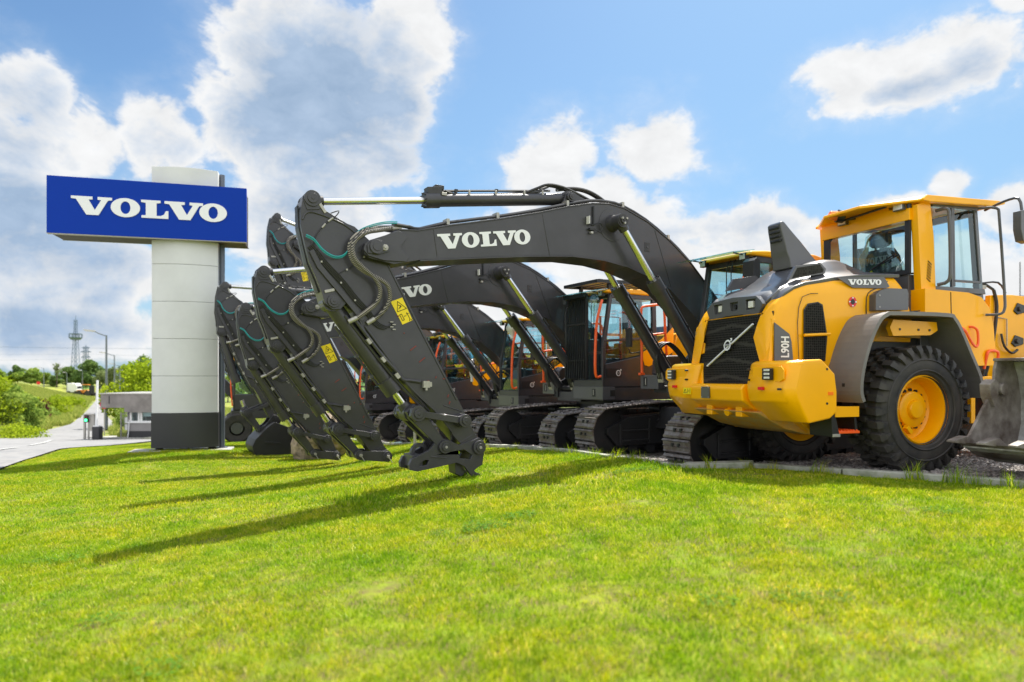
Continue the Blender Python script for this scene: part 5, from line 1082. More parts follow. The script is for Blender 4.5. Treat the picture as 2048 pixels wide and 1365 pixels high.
    # side grilles, plates, sticker, filter box
    for s in (-1, 1):
        m = MB(BLK); m.prism([(-1.36,1.30),(-1.36,1.90),(-1.30,1.975),(-1.15,2.0),(-1.08,1.97),(-1.01,1.60),(-1.04,1.30)], .765*s, .772*s); m.use(GRI).prism([(-1.35,1.31),(-1.35,1.89),(-1.29,1.96),(-1.15,1.985),(-1.09,1.95),(-1.03,1.60),(-1.06,1.31)], .772*s, .774*s)
        m.use(YE).tube([(-1.38,.80*s,1.60),(-1.0,.80*s,1.62)], .018, 8, 0); m.build('side_grille', root, bevel=.003)
        m = MB(CH2); m.prism([(-1.785,1.74),(-1.57,1.61),(-1.54,1.52),(-1.51,1.24),(-1.785,1.24)], .762*s, .772*s)
        if s < 0: text_on(m, WHT, 'L90H', (-1.585,-.7745,1.335), (0,0,1), (-1,0,0), .115, .72, .002, .03)
        m.build('model_plate', root)
        m = MB(CH2); m.prism([(-.86,2.30),(-.12,2.345),(-.03,2.23),(-.10,2.205),(-.62,2.19)], .762*s, .774*s)
        if s < 0: word(m, SIL, (-.70,-.7775,2.222), (.53,0,.022), (0,0,1), .066, .002)
        m.build('brand_plate', root)
        m = MB(CH2); m.prism([(-.35,1.92),(-.35,2.11),(-.27,2.16),(-.14,2.195),(.16,2.20),(.18,2.15),(.18,1.94)], .76*s, .86*s); m.use(ZN).ycyl(-.29, 2.10, .86*s, .865*s, .012, 8); m.ycyl(-.29, 1.96, .86*s, .865*s, .012, 8); m.build('air_filter_cover', root, bevel=.02)
    m = MB(REDL); m.lathe([(.032,-.772),(.062,-.772)], (-.62,0,2.02), 24); m.use(BLK).ycyl(-.62, 2.02, -.768, -.775, .032, 18); m.use(WHT)
    for a in (0, 90, 180, 270): m.box((-.62+.048*math.cos(R(a)), -.774, 2.02+.048*math.sin(R(a))), (.022,.002,.016))
    m.build('round_sticker', root, smooth=0)
    # counterweight / bumper
    m = MB(YE)
    for s in (-1, 1):
        secs = []
        def sec(y, xf, lift): return [(-2.0+xf,y*s,.84+lift),(-2.02+xf,y*s,.92+lift),(-2.03+xf,y*s,1.0),(-1.96+xf,y*s,1.27),(-1.90+xf,y*s,1.295),(-1.52,y*s,1.31),(-1.33,y*s,1.15),(-1.30,y*s,.95),(-1.30,y*s,.72),(-1.40,y*s,.65),(-1.7,y*s,.60)]
        secs = [sec(.50,.07,0), sec(.62,0,0), sec(.98,0,0), sec(1.14,.05,0), sec(1.21,.16,.0)]; m.loft(secs)
    m.prism([(-2.03,.83),(-2.05,.98),(-2.0,1.03),(-1.60,1.03),(-1.5,.62),(-1.75,.66)], -.52, .52)
    m.build('rear_bumper', root, bevel=.03, seg=3)
    for s in (-1, 1):
        m = MB(YE); m.prism([(.66,1.12),(.66,1.23),(1.12,1.23),(1.16,1.19),(1.16,1.09),(1.10,1.06),(.70,1.06)] if s > 0 else [(-.66,1.12),(-.66,1.23),(-1.12,1.23),(-1.16,1.19),(-1.16,1.09),(-1.10,1.06),(-.70,1.06)], -2.0, -1.985, 'x')
        m.use(BLK).box((-2.035,.95*s,1.145), (.05,.13,.13)); m.use(LEN)
        for k in range(3): m.box((-2.064,.965*s,1.105+.042*k), (.01,.09,.024))
        m.build('tail_lamp', root, bevel=.01)
        m = MB(REDL); m.box((-2.05,.86*s,.985), (.03,.075,.035)); m.build('red_reflector', root)
        m = MB(AMB); m.box((-1.40,1.212*s,.93), (.07,.01,.035)); m.build('side_marker', root)
    m = MB(CH2); m.box((-2.055,.16,.92), (.012,.17,.145)); m.use(ZN)
    for a, b in ((.09,.98),(.23,.98),(.09,.86),(.23,.86)): m.box((-2.064,a,b), (.004,.014,.014))
    m.build('number_plate_holder', root)
    m = MB(SGY); m.box((-2.052,.56,.93), (.008,.17,.085)); m.use(BLKL)
    for l in ([(.63,.905),(.57,.905)], [(.57,.905),(.60,.955)], [(.60,.955),(.63,.905)], [(.54,.90),(.54,.96)], [(.54,.93),(.505,.93)], [(.49,.90),(.49,.965)]): m.tube([(-2.058,l[0][0],l[0][1]),(-2.058,l[1][0],l[1][1])], .003, 4, 0)
    m.build('warning_sticker', root, smooth=0)
    # belly plates under the counterweight
    m = MB(YED); m.prism([(-1.92,.70),(-1.5,.50),(-1.15,.42),(-.78,.42),(-.80,.70),(-1.3,.8)], -.62, .62); m.use(YE)
    for s in (-1, 1): m.prism([(-1.45,.62),(-1.15,.425),(-.80,.425),(-.82,.56),(-.9,.70),(-1.35,.70)], .60*s, .75*s)
    for yy in (-.28, .30): m.box((-1.83,yy,.70), (.14,.12,.14))
    m.cyl((-1.9,-.05,.67), (-1.75,-.05,.72), .05); m.build('belly_plate', root, bevel=.012)
    m = MB(BLK); m.span((-1.0,-.55,.75), (1.6,.55,1.2)); m.span((-.9,-.72,1.1), (.5,.72,1.9)); m.span((1.6,-.3,.55), (2.6,.3,1.0)); m.build('rear_frame', root, bevel=.02)
    m = MB(BLK)                                      # panel gaps and bolts
    for s in (-1, 1):
        m.tube([(-.06,.768*s,2.30),(-.12,.768*s,2.24),(-.32,.768*s,2.17),(-.40,.768*s,2.08),(-.40,.768*s,1.86)], .006, 5, 2)
        m.tube([(.90,.862*s,2.19),(.91,.862*s,1.9),(.90,.862*s,1.32)], .006, 5, 0); m.tube([(.47,.862*s,1.86),(.90,.863*s,1.90)], .004, 5, 0)
        m.tube([(-1.42,.765*s,1.22),(-1.45,.768*s,1.75),(-1.38,.768*s,2.05),(-1.15,.768*s,2.10)], .004, 5, 2)
        for x, z in ((-1.45,1.20),(-1.45,.82)): m.ycyl(x, z, 1.205*s, 1.216*s, .014, 8)
        for y_, z in ((.62,1.20),(.62,1.08),(1.12,.98)): m.cyl((-2.0,y_*s,z), (-2.045,y_*s,z), .012, n=8)
    m.build('panel_gaps', root)
    # steps behind the bumper
    for s in (-1, 1):
        m = MB(YE); m.span((-1.27,.78*s,.72), (-.92,1.14*s,.76)); m.span((-1.27,1.13*s,.66), (-.92,1.15*s,.78))
        for k in range(8): m.box((-1.25+k*.045,.96*s,.765), (.018,.34,.012))
        m.use(BLK); m.prism([(-1.32,.72),(-1.27,.72),(-1.19,.44),(-1.30,.44)], .8*s, 1.14*s); m.prism([(-.95,.72),(-.92,.72),(-.88,.44),(-.92,.44)], .8*s, 1.1*s)
        m.use(ORG).span((-1.20,.80*s,.47), (-.88,1.12*s,.50))
        for k in range(7): m.box((-1.18+k*.045,.96*s,.506), (.018,.3,.014))
        m.use(ZN).box((-1.25,1.145*s,.455), (.11,.01,.035)); m.build('access_step', root, bevel=.004)
    # fenders
    for s in (-1, 1):
        m = MB(FEN)
        pr = [(-.96,.82),(-1.0,.95),(-.97,1.20),(-.86,1.52),(-.72,1.76),(-.60,1.845),(-.45,1.865),(.36,1.87),(.50,1.82),(.62,1.67),(.78,1.40),(.94,1.12),(1.0,.86)]
        pr = dense2(pr); m.sheet(pr, .70*s, 1.22*s, .035)
        # outer lip, a little deeper than the sheet
        m.sheet([(a*1.0, b+.004) for a, b in pr], 1.20*s, 1.24*s, .045)
        m.use(BLK).tube([(-.12,.74*s,1.885),(-.10,1.245*s,1.885)], .007, 5, 0); m.use(PIN).box((-.99,1.0*s,1.02), (.02,.04,.04)); m.build('fender', root, bevel=.014)
        m = MB(YED); m.prism([(-.60,1.80),(-.55,1.40),(-.2,1.62),(.45,1.60),(.5,1.80)], .74*s, .80*s); m.use(YE).prism([(-.35,1.70),(-.30,1.60),(.30,1.62),(.42,1.68),(.40,1.78),(-.3,1.79)], 1.0*s, 1.06*s); m.use(PIN)
        for xx in (-.2, .1, .28): m.ycyl(xx, 1.68, 1.06*s, 1.07*s, .014, 8)
        m.build('fender_bracket', root)
    # cab
    cab = MB(YE)
    for s in (-1, 1):
        cab.prism([(.47,2.20),(.40,3.28),(.62,3.35),(.685,2.9),(.72,2.22)], .70*s, .80*s)
        cab.prism([(.46,2.22),(1.22,2.20),(1.46,2.15),(1.60,2.02),(1.68,1.80),(1.71,1.52),(1.68,1.26),(.95,1.26),(.70,1.64),(.46,1.86)], .40*s, .86*s)
    cab.prism([(.36,3.10),(.36,3.34),(.5,3.34),(.46,3.10)], -.72, .72)
    cab.use(BLK)
    for s in (-1, 1):
        for k in range(7): cab.box((.585+.004*k,.805*s,2.34+k*.036), (.085,.01,.011), (0, R(35), 0))
    cab.use(CH2)
    cab.span((.42,-.66,1.7), (.50,.66,2.42)); cab.span((.5,-.76,1.3), (1.6,.76,2.2))
    for s in (-1, 1):
        for x0, x1 in ((1.44,1.50),(1.555,1.62)): pass
        cab.prism([(1.47,3.33),(1.54,3.33),(1.67,2.0),(1.60,2.0)], .66*s, .745*s)
        cab.prism([(.68,3.28),(.68,3.34),(1.5,3.35),(1.5,3.29)], .72*s, .79*s); cab.prism([(.72,2.20),(.72,2.27),(1.60,2.27),(1.62,2.20)], .72*s, .80*s)
        cab.prism([(1.02,2.25),(1.05,2.25),(1.04,3.32),(1.01,3.32)], .755*s, .79*s); cab.prism([(1.06,2.28),(1.09,2.28),(1.07,3.30),(1.04,3.30)], .755*s, .785*s)
        cab.prism([(1.42,3.3),(1.45,3.3),(1.55,2.35),(1.52,2.35)], .765*s, .79*s); cab.prism([(1.07,2.34),(1.55,2.34),(1.55,2.37),(1.07,2.37)], .765*s, .79*s)
        cab.use(BLK).span((.40,.52*s,2.4), (.44,.705*s,3.26)) if False else None; cab.use(CH2)
    # dark frame band round the rear window
    cab.use(BLK).prism([(-.71,2.42),(-.71,3.28),(.71,3.28),(.71,2.42)], .385, .41, 'x', holes=[[(-.63,2.48),(-.63,3.13),(-.50,3.20),(.44,3.20),(.60,3.06),(.60,2.48)]])
    cab.span((1.5,-.70,3.24), (1.56,.70,3.33))
    cab = cab.build('cab', root, bevel=.012)
    m = MB(GL); m.add([(.395,-.64,2.45),(.395,.64,2.45),(.395,.64,3.22),(.395,-.64,3.22)], [(0,1,2,3)]); m.build('rear_window', cab, smooth=0)
    for s in (-1, 1):
        m = MB(GL); m.add([(.72,.775*s,2.26),(1.59,.775*s,2.26),(1.47,.775*s,3.3),(.69,.775*s,3.3)], [(0,1,2,3)]); m.build('side_window', cab, smooth=0)
    m = MB(GL); m.add([(1.66,-.68,2.1),(1.66,.68,2.1),(1.53,.68,3.26),(1.53,-.68,3.26)], [(0,1,2,3)]); m.build('windscreen', cab, smooth=0)
    m = MB(YE); m.loft([[(-.02+.0,y*1.0,3.30),(-.02,y,3.34),(.40,y,3.40+(.0)),(1.75,y,3.44),(1.92,y,3.42),(1.92,y,3.385),(1.70,y,3.35),(.40,y,3.32)] if abs(y) < .8 else [(.40,y,3.31),(.40,y,3.335),(.46,y,3.385),(1.72,y,3.42),(1.86,y,3.415),(1.86,y,3.385),(1.68,y,3.34),(.5,y,3.30)] for y in (-.89,-.84,-.30,.30,.84,.89)])
    m.build('cab_roof', cab, bevel=.015)
    m = MB(BLK); m.span((.36,-.62,3.28), (.44,-.42,3.36)); m.cyl((.38,-.70,3.33), (.38,-.70,3.25), .03); m.build('horn', cab)
    for yy in (-.60, .30): m = MB(CH2); m.box((.33,yy,3.285), (.05,.15,.10)); m.use(LEN).box((.302,yy,3.285), (.006,.13,.08)); m.build('cab_rear_lamp', cab, bevel=.01)
    m = MB(PIN); m.tube([(.22,.20,3.27),(.22,-.50,3.30)], .016, 6, 0); m.tube([(.22,.12,3.27),(.4,.12,3.3)], .014, 6, 0); m.use(BLK).cyl((.2,.16,3.31), (.12,.20,3.33), .080, .09, 20); m.build('beacon_bracket', cab)
    m = MB(AMB); m.cyl((.12,.20,3.33), (.02,.24,3.345), .070, .052, 18); m.build('beacon', cab, bevel=.012)
    m = MB(BLK); m.tube([(.37,-.2,2.46),(.36,.0,2.5),(.365,-.55,2.68)], .008, 5, 0); m.tube([(.37,.12,2.45),(.365,-.50,2.70)], .01, 5, 0); m.build('rear_wiper', cab)
    # seat in plastic, steering wheel, inner far handles
    m = MB(CUS); m.box((1.0,0,2.18), (.5,.5,.14)); m.loft([[(.74+dx,-w,z),(.74+dx,w,z),(.86+dx,w,z),(.86+dx,-w,z)] for z, w, dx in ((2.2,.23,.0),(2.45,.26,-.04),(2.75,.24,-.08),(2.87,.16,-.09))]); m.loft([[(.64,-w,z),(.64,w,z),(.73,w,z),(.73,-w,z)] for z, w in ((2.90,.10),(2.94,.15),(3.06,.15),(3.11,.09))])
    m.use(INT).span((.7,-.42,2.1), (1.15,-.28,2.42)); m.span((.7,.28,2.1), (1.15,.42,2.42)); m.use(SGY).box((.69,.15,2.5), (.02,.05,.3)); seat = m.build('operator_seat', cab, bevel=.05, seg=3)
    m = MB(BLK); m.lathe([(.18,-.012),(.192,0),(.18,.012),(.168,0),(.18,-.012)], (1.3,0,2.55), 24, 'z'); m.cyl((1.3,0,2.55), (1.42,0,2.2), .025); m.span((1.42,-.2,1.9), (1.55,.2,2.35)); m.build('steering_wheel', cab)
    rnd = random.Random(4); m = MB(PLA); secs = []
    for z, w, dx, dd in ((2.45,.30,-.04,.12),(2.55,.40,-.05,.12),(2.65,.32,-.07,.11),(2.8,.28,-.09,.11),(2.95,.22,-.09,.10),(3.08,.18,-.09,.09),(3.13,.05,-.09,.05)):
        secs.append([(.78+dx+dd*math.cos(a)*(1+rnd.uniform(-.2,.2)), w*math.sin(a)*(1+rnd.uniform(-.15,.15))+.04, z) for a in [2*PI*i/14 for i in range(14)]])
    m.loft(secs); word(m, mat('faint_print', (.16,.19,.19), .5), (.60,.20,2.66), (0,-.42,0), (0,0,1), .10, .002); m.build('seat_cover', seat)
    # door rails and mirror
    for s in (-1,):
        m = MB(CH2); m.tube([(.72,-.80,3.22),(.74,-.93,3.22),(.76,-.95,3.1),(.78,-.95,2.5),(.77,-.93,2.32),(.72,-.82,2.28)], .022, 8, 3); m.tube([(1.42,-.84,3.3),(1.50,-1.02,3.27),(1.53,-1.04,3.1),(1.62,-1.04,2.2),(1.62,-1.04,1.98),(1.58,-1.0,1.92),(1.50,-.88,1.92)], .017, 8, 3); m.build('door_rail', cab)
    m = MB(CH2)
    m.tube([(1.60,-.80,3.30),(1.45,-1.15,3.32),(1.40,-1.36,3.30),(1.40,-1.40,3.12)], .018, 7, 3); m.prism([(1.28,3.12),(1.48,3.16),(1.50,2.82),(1.43,2.74),(1.32,2.76),(1.28,2.90)], -1.47, -1.37); m.box((1.42,-1.38,3.0), (.08,.05,.14)); m.build('side_mirror', cab, bevel=.025)
    m = MB(CH2); m.tube([(1.60,.80,3.30),(1.75,1.15,3.32),(1.78,1.30,3.12)], .018, 7, 3); m.prism([(1.70,3.18),(1.92,3.22),(1.93,2.86),(1.86,2.78),(1.70,2.85)], 1.32, 1.42); m.build('side_mirror', cab, bevel=.025)
    m = MB(BLK)
    for s in (-1, 1): m.cyl((1.3,.3*s,1.26), (1.3,.3*s,1.18), .1)
    m.cyl((1.62,-.62,1.27), (1.62,-.62,1.20), .12); m.build('cab_mount', root)
    # orange handles
    m = MB(ORG); m.tube([(1.09,-.85,1.75),(1.11,-.90,1.70),(1.19,-.92,1.56),(1.27,-.92,1.50),(1.31,-.92,1.55),(1.30,-.92,1.70),(1.26,-.90,1.75),(1.23,-.85,1.76)], .016, 8, 3); m.build('orange_handle', root)
    m = MB(ORG); m.tube([(1.53,-.84,1.22),(1.53,-.88,1.40),(1.57,-.88,1.45),(1.70,-.88,1.45),(1.74,-.88,1.40),(1.74,-.84,1.22)], .018, 8, 3); m.build('step_handle', root)
    # articulation and front frame
    m = MB(YE); m.span((1.62,-.34,1.0), (1.95,.34,1.9)); m.cyl((1.92,-.30,.9), (1.92,-.30,1.85), .17); m.span((1.2,-.8,1.05), (1.9,-.45,1.12)); m.span((1.46,-.72,.5), (1.54,-.66,1.1)); m.use(YED)
    m.use(YE)
    for s in (-1, 1): m.prism([(2.2,.8),(2.2,1.6),(2.25,2.26),(2.70,2.28),(3.15,2.26),(3.4,1.7),(3.6,1.2),(3.5,.8)], .34*s, .42*s); m.prism([(3.9,.7),(3.4,1.4),(2.75,2.1),(2.85,2.2),(3.5,1.7),(4.3,1.1),(4.6,.6)], .30*s-.05, .30*s+.05)
    m.span((2.3,-.34,.8), (3.4,.34,1.3)); m.span((2.15,-.38,1.3), (2.3,.38,2.0)); m.use(PIN)
    for x, z in ((2.83,2.08),(2.78,1.62)):
        m.prism([(x-.13,z-.03),(x-.05,z-.08),(x+.12,z-.04),(x+.12,z+.05),(x-.05,z+.09)], -.44, -.42); m.ycyl(x-.03, z, -.47, -.43, .035)
    m.build('front_frame', root, bevel=.015)
    m = MB(HOS)
    m.tube([(2.02,-.36,2.30),(2.0,-.40,2.05),(2.05,-.42,1.7),(2.12,-.43,1.3),(2.05,-.40,1.0)], .030, 8, 4); m.tube([(2.28,-.44,2.33),(2.33,-.45,2.1),(2.26,-.46,1.7),(2.18,-.44,1.3),(2.1,-.4,1.0)], .022, 8, 4)
    m.tube([(2.0,-.36,2.38),(2.15,-.38,2.42),(2.28,-.44,2.33)], .02, 8, 3); m.tube([(2.1,-.4,2.42),(2.4,-.42,2.44),(2.55,-.42,2.30)], .014, 6, 3); m.tube([(2.42,-.45,1.72),(2.45,-.47,1.55),(2.6,-.47,1.45),(2.75,-.45,1.5)], .016, 6, 3)
    m.use(ZN); m.cyl((2.02,-.36,2.30), (2.02,-.36,2.15), .03); m.box((2.1,-.38,2.37), (.16,.06,.05)); m.tube([(2.35,-.44,1.95),(2.55,-.44,1.93),(2.55,-.44,1.55)], .008, 5, 0); m.build('steering_hoses', root)
    # small bucket of this machine, out of the frame to the front
    m = MB(BLK); m.prism([(4.6,.35),(5.6,.1),(4.7,.1),(4.4,.35),(4.35,.8),(4.6,1.2),(5.0,1.3),(4.7,1.15),(4.5,.8)], -1.25, 1.25); m.build('loader_bucket', root)
    return root
LANG = math.atan2(.34, .94)
make_loader(4.43, 9.17, -1.11, LANG)

# ================================================================== worn bucket with teeth (x = digging direction, y = width to the left)
def make_bucket():
    root = empty('loading_bucket', (5.04, 7.62, CZ-1.20), math.atan2(-.45, -.9))
    tag(root, 'large worn grey steel bucket with teeth, in front of the yellow loader wheel', 'bucket')
    Wd = 2.5
    # profile in (x, z): cutting edge at x=0, back at negative x ; open side forward and up
    pts = [(0,.455),(-.35,.34),(-.62,.26),(-.86,.28),(-1.02,.42),(-1.10,.65),(-1.10,.95),(-1.04,1.20),(-.95,1.38)]
    m = MB(BUKI); m.sheet(pts, 0, Wd, -.035); m.build('bucket_shell', root, bevel=.004, smooth=50)
    for y0, y1 in ((-.012, .02), (Wd-.02, Wd+.012)):
        m = MB(BUK); m.prism([(.05,.47),(-.10,.56),(-.36,.86),(-.52,1.02),(-.56,1.12),(-.58,1.30),(-.62,1.40),(-.95,1.40),(-1.06,1.20),(-1.12,.95),(-1.12,.65),(-1.04,.40),(-.86,.26),(-.62,.24),(-.35,.32)], y0, y1); m.build('side_plate', root, bevel=.004)
    m = MB(BUK); m.prism([(.06,.478),(-.30,.375),(-.62,.285),(-.62,.24),(-.3,.30),(.02,.445)], -.02, Wd+.02); m.build('cutting_edge', root, bevel=.004)
    m = MB(BUK); m.prism([(-.60,1.385),(-.98,1.395),(-.98,1.43),(-.60,1.42)], -.02, Wd); m.build('top_lip', root, bevel=.008)
    for k in range(9):
        yc = .0+k*.31; m = MB(BUK); m.loft([[(x,yc-w,z0),(x,yc+w,z0),(x,yc+w,z1),(x,yc-w,z1)] for x, w, z0, z1 in ((-.14,.045,.46,.485),(-.02,.055,.455,.545),(.06,.055,.462,.54),(.24,.045,.485,.505))]); m.build('bucket_tooth', root, bevel=.004, smooth=0)
    m = MB(BUK); m.prism([(-.58,1.14),(-.50,1.18),(-.40,1.12),(-.42,.98),(-.50,.86),(-.56,.88)], -.06, .06); m.ycyl(-.66, 1.06, -.05, .08, .07, 16); m.ycyl(-.66, 1.06, -.07, -.04, .03, 10); m.build('corner_lug', root, bevel=.012)
make_bucket()
# ================================================================== pylon sign
def local_frame(name, X, Y, z, ang): r = empty(name, (X, Y, z), ang); return r
PAN = mat('aluminium_panel', (.70,.705,.72), .45, metal=.1, noise=.09, nscale=1.1, detail=9)
PAND = mat('pylon_base_panel', (.032,.032,.036), .4, noise=.1, nscale=1)
PIPE = mat('blue_grey_pipe', (.13,.15,.19), .4, metal=.3)
SBOX = mat('sign_box_underside', (.045,.035,.032), .6)
sang = math.atan2(1.2, 4.46)
r = local_frame('sign_pylon', -9.50, 18.0, CZ-1.93, sang); tag(r, 'tall grey pylon with a blue name sign across its top, on the lawn', 'pylon sign')
PW = 1.62
def arcprof(w, bulge, d, n=16):
    f = [(w*i/n, -bulge*math.sin(PI*(.08+.84*i/n))+bulge*.25) for i in range(n+1)]; return f+[(w, d), (0, d)]
m = MB(PAN); zs = [.98+i*.985 for i in range(7)]+[7.49]
for i in range(len(zs)-1): m.prism(arcprof(PW, .22, .32), zs[i]+.004, zs[i+1]-.004, 'z')
m.use(PAND).prism([(a*.98+.016, b+.03 if b < .3 else b-.02) for a, b in arcprof(PW, .22, .32)], .98, 7.47, 'z')
m.build('pylon_panels', r, bevel=.004, smooth=40)
m = MB(PAND); pr = [(a*1.02-.015, b-.02 if b < .3 else b+.02) for a, b in arcprof(PW, .22, .32)]; m.prism(pr, .06, .975, 'z'); m.build('pylon_base', r, bevel=.006, smooth=40)
m = MB(PIPE); m.cyl((PW+.06,.30,-.02), (PW+.06,.30,7.47), .075, n=20); m.cyl((PW+.06,.30,-.05), (PW+.06,.30,.02), .15, n=20); m.build('support_pipe', r)
m = MB(BLK)
for x in (.15, 1.45): m.cyl((x,.15,-.08), (x,.15,.10), .13, .08, 14); m.cyl((x,.15,-.08), (x,.15,-.03), .22, n=16)
m.tube([(.85,.1,.06),(.9,.05,-.02),(.96,.02,-.1)], .02, 6, 3); m.build('pylon_foot', r)
m = MB(PIPE); m.box((.85,.5,3.6), (.14,.14,6.9)); m.build('rear_post', r)
m = MB(SIG); x0, x1 = -2.31, 2.38; z0 = 8.435-1.93+.0; z0, z1 = 1.93+3.62, 1.93+5.06
m.span((x0,-.34,z0), (x1,-.24,z1)); m.use(SBOX).prism([(x0+.06,z0-.0),(x1-.06,z0),(x1-.06,z1-.03),(x0+.06,z1-.03)], -.235, .60)
m.use(ZN); m.span((x0,-.345,z0-.02), (x1,-.23,z0-.003)); m.span((x0+.04,.60,z0-.01), (x1-.04,.63,z0+.02)); m.build('sign_box', r, bevel=.004)
m = MB(); word(m, SIL, (x0+.545,-.342,z0+.50), (3.66,0,0), (0,0,1), .462, .02); m.build('sign_lettering', r, smooth=0)
m = MB(CON); zz = [H1(-9.9, 17.9), H1(-7.3, 18.6)]; m.box((.72,.15,-.06), (2.5,.75,.12)); m.build('pylon_plinth', r, bevel=.015)

# ================================================================== boulder, post
def boulder(name, c, rx, ry, rz, seed, label):
    bm = bmesh.new(); bmesh.ops.create_icosphere(bm, subdivisions=5, radius=1); rnd = random.Random(seed); pl = [(Vector((rnd.gauss(0,1), rnd.gauss(0,1), rnd.gauss(0,1))).normalized(), rnd.uniform(.62,.92)) for _ in range(16)]
    from mathutils import noise as mn
    for v in bm.verts:
        d = v.co.normalized(); s = 1.0
        for n, k in pl:
            t = d.dot(n)
            if t > k: s = min(s, k/t)
        s += .09*mn.noise(d*2.5)+.06*mn.noise(d*6)+.03*mn.noise(d*15)+.015*mn.noise(d*34); v.co = Vector((d.x*rx*s, d.y*ry*s, d.z*rz*s))
    me = bpy.data.meshes.new(name); bm.to_mesh(me); bm.free(); me.materials.append(mat('boulder_rock', (.40,.31,.22), .95, col2=(.12,.095,.07), nscale=5, bump=1.0, bscale=9, detail=9)); me.polygons.foreach_set('use_smooth', [True]*len(me.polygons)); me.set_sharp_from_angle(angle=R(30)); o = bpy.data.objects.new(name, me); COL.objects.link(o); o.location = c; tag(o, label, 'rock'); return o
boulder('boulder', (-4.75, 16.9, H1(-4.75,16.9)+.50), .78, .58, .80, 5, 'brown boulder on the lawn behind the dark arms')
r = empty('sign_post', (-1.88, 13.2, H1(-1.88,13.2))); tag(r, 'thin galvanised metal post standing in the lawn behind the coupler arm', 'post'); m = MB(ZN); m.cyl((0,0,-.1), (0,0,.78), .028, n=12); m.build('post', r); m = MB(CON); m.box((0,0,.01), (.22,.22,.06)); m.build('post_foot', r, bevel=.01); m = MB(ZN); m.box((0,-.03,.72), (.20,.012,.14)); m.build('sign_plate', r)

# ================================================================== gatehouse and gate
CONC = mat('stained_concrete', (.27,.245,.23), .85, col2=(.17,.155,.145), nscale=1.3, bump=.1, bscale=20, detail=7)
WALL = mat('grey_wall', (.30,.285,.285), .8, noise=.1, nscale=2)
WFR = mat('white_frame', (.78,.78,.78), .4)
gz = H1(-22.5, 42)+.06
r = empty('gatehouse', (-22.5, 42.2, gz)); tag(r, 'low concrete gatehouse with white framed windows, half behind the sign pillar', 'gatehouse')
m = MB(WALL); m.span((-1.28,0,.45), (2.5,.2,.98)); m.span((-1.28,0,.98), (-1.2,4,2.1)); m.span((-1.28,.2,.45), (-1.1,4,.98)); m.span((1.9,.0,.98), (2.5,.2,2.1)); m.span((2.3,.2,.0), (2.5,4,2.1)); m.span((-1.2,3.8,0), (2.3,4,2.1)); m.use(PAND).span((-1.30,-.02,0), (2.5,.2,.45)); m.build('wall', r, bevel=.01)
m = MB(CONC); m.span((-2.75,-.3,1.78+.12), (-1.3,4.4,2.72)); m.span((-1.3,-.31,1.62), (2.6,4.4,2.73)); m.use(ZN).span((-2.8,-.35,2.73), (2.65,4.45,2.80)); m.use(BLK).box((-2.22,-.31,2.4), (.05,.03,.5)); m.build('roof', r, bevel=.01)
for (a, b) in ((-1.0,-.62), (-.35,1.8)):
    w = MB(WFR); w.prism([(a-.12,.98),(b+.12,.98),(b+.12,2.08),(a-.12,2.08)], -.03, .12, holes=[[(a,1.08),(b,1.08),(b,2.0),(a,2.0)]]); w = w.build('window', r, bevel=.006)
    q = MB(GLD); q.add([(a,.05,1.08),(b,.05,1.08),(b,.05,2.0),(a,.05,2.0)], [(0,1,2,3)]); q.build('window_pane', w, smooth=0)
    if b > 0: q = MB(mat('roller_blind', (.62,.61,.58), .8)); q.span((a,.12,1.35), (b,.13,2.0)); q.build('roller_blind', w); 
m = MB(WFR); m.span((-1.25,-.08,.95), (2.2,.05,1.03)); m.build('window_sill', r, bevel=.005)
m = MB(WFR); m.cyl((-.1+1.9,-.35,1.95), (1.75,-.6,1.9), .06, n=10); m.tube([(-1.1,-.1,1.15),(-1.15,-.12,.3),(-1.2,-.12,0)], .03, 6, 0); m.build('security_camera', r)
r = empty('barrier', (-24.9, 41.0, H1(-24.9,41)+.1)); tag(r, 'raised white barrier boom on a dark cabinet beside the road', 'barrier'); m = MB(PAND); m.box((0,0,.38), (.42,.42,.76)); m.build('barrier_cabinet', r, bevel=.02); m = MB(WFR); m.box((-.02,-.02,2.15), (.10,.08,2.8), (0,R(1.5),0)); m.box((0,0,.80), (.34,.34,.05)); m.build('barrier_boom', r)
r = empty('traffic_light', (-25.5, 41.2, H1(-25.5,41.2)+.1)); tag(r, 'small traffic light showing green on a grey terminal by the barrier', 'traffic light'); m = MB(ZN); m.box((-.35,.1,.75), (.10,.1,1.5)); m.box((0,.05,1.5), (.62,.3,.08)); m.cyl((-.05,0,0), (-.05,0,1.2), .05, n=8); m.box((.15,.08,1.0), (.30,.2,1.0)); m.build('light_stand', r); m = MB(BLK); m.box((-.12,-.08,1.25), (.22,.16,.45)); l = m.build('light_head', r, bevel=.02)
m = MB(mat('green_lamp', (.02,.6,.15), .3, emit=(.05,1,.25,2.5))); m.cyl((-.12,-.165,1.16), (-.12,-.175,1.16), .08, n=14); m.build('green_lens', l); m = MB(mat('unlit_lens', (.08,.01,.01), .3)); m.cyl((-.12,-.165,1.36), (-.12,-.175,1.36), .08, n=14); m.build('red_lens', l)
r = empty('mesh_gate', (-23.4, 42.6, H1(-23.4,42.6)+.06)); tag(r, 'galvanised mesh gate with two white boards between barrier and gatehouse', 'gate'); m = MB(ZN)
for x in (-1.0, -.02, .55, .98): m.box((x,0,.8), (.06,.06,1.7))
for z in (.08, 1.55): m.box((-.5,0,z), (1.0,.04,.04)); m.box((.75,0,z), (.45,.04,.04))
for k in range(14): m.box((-1.0+k*.07,0,.8), (.008,.008,1.5)) if k else None
for k in range(10): m.box((0,0,.15+k*.15), (2.0,.008,.008))
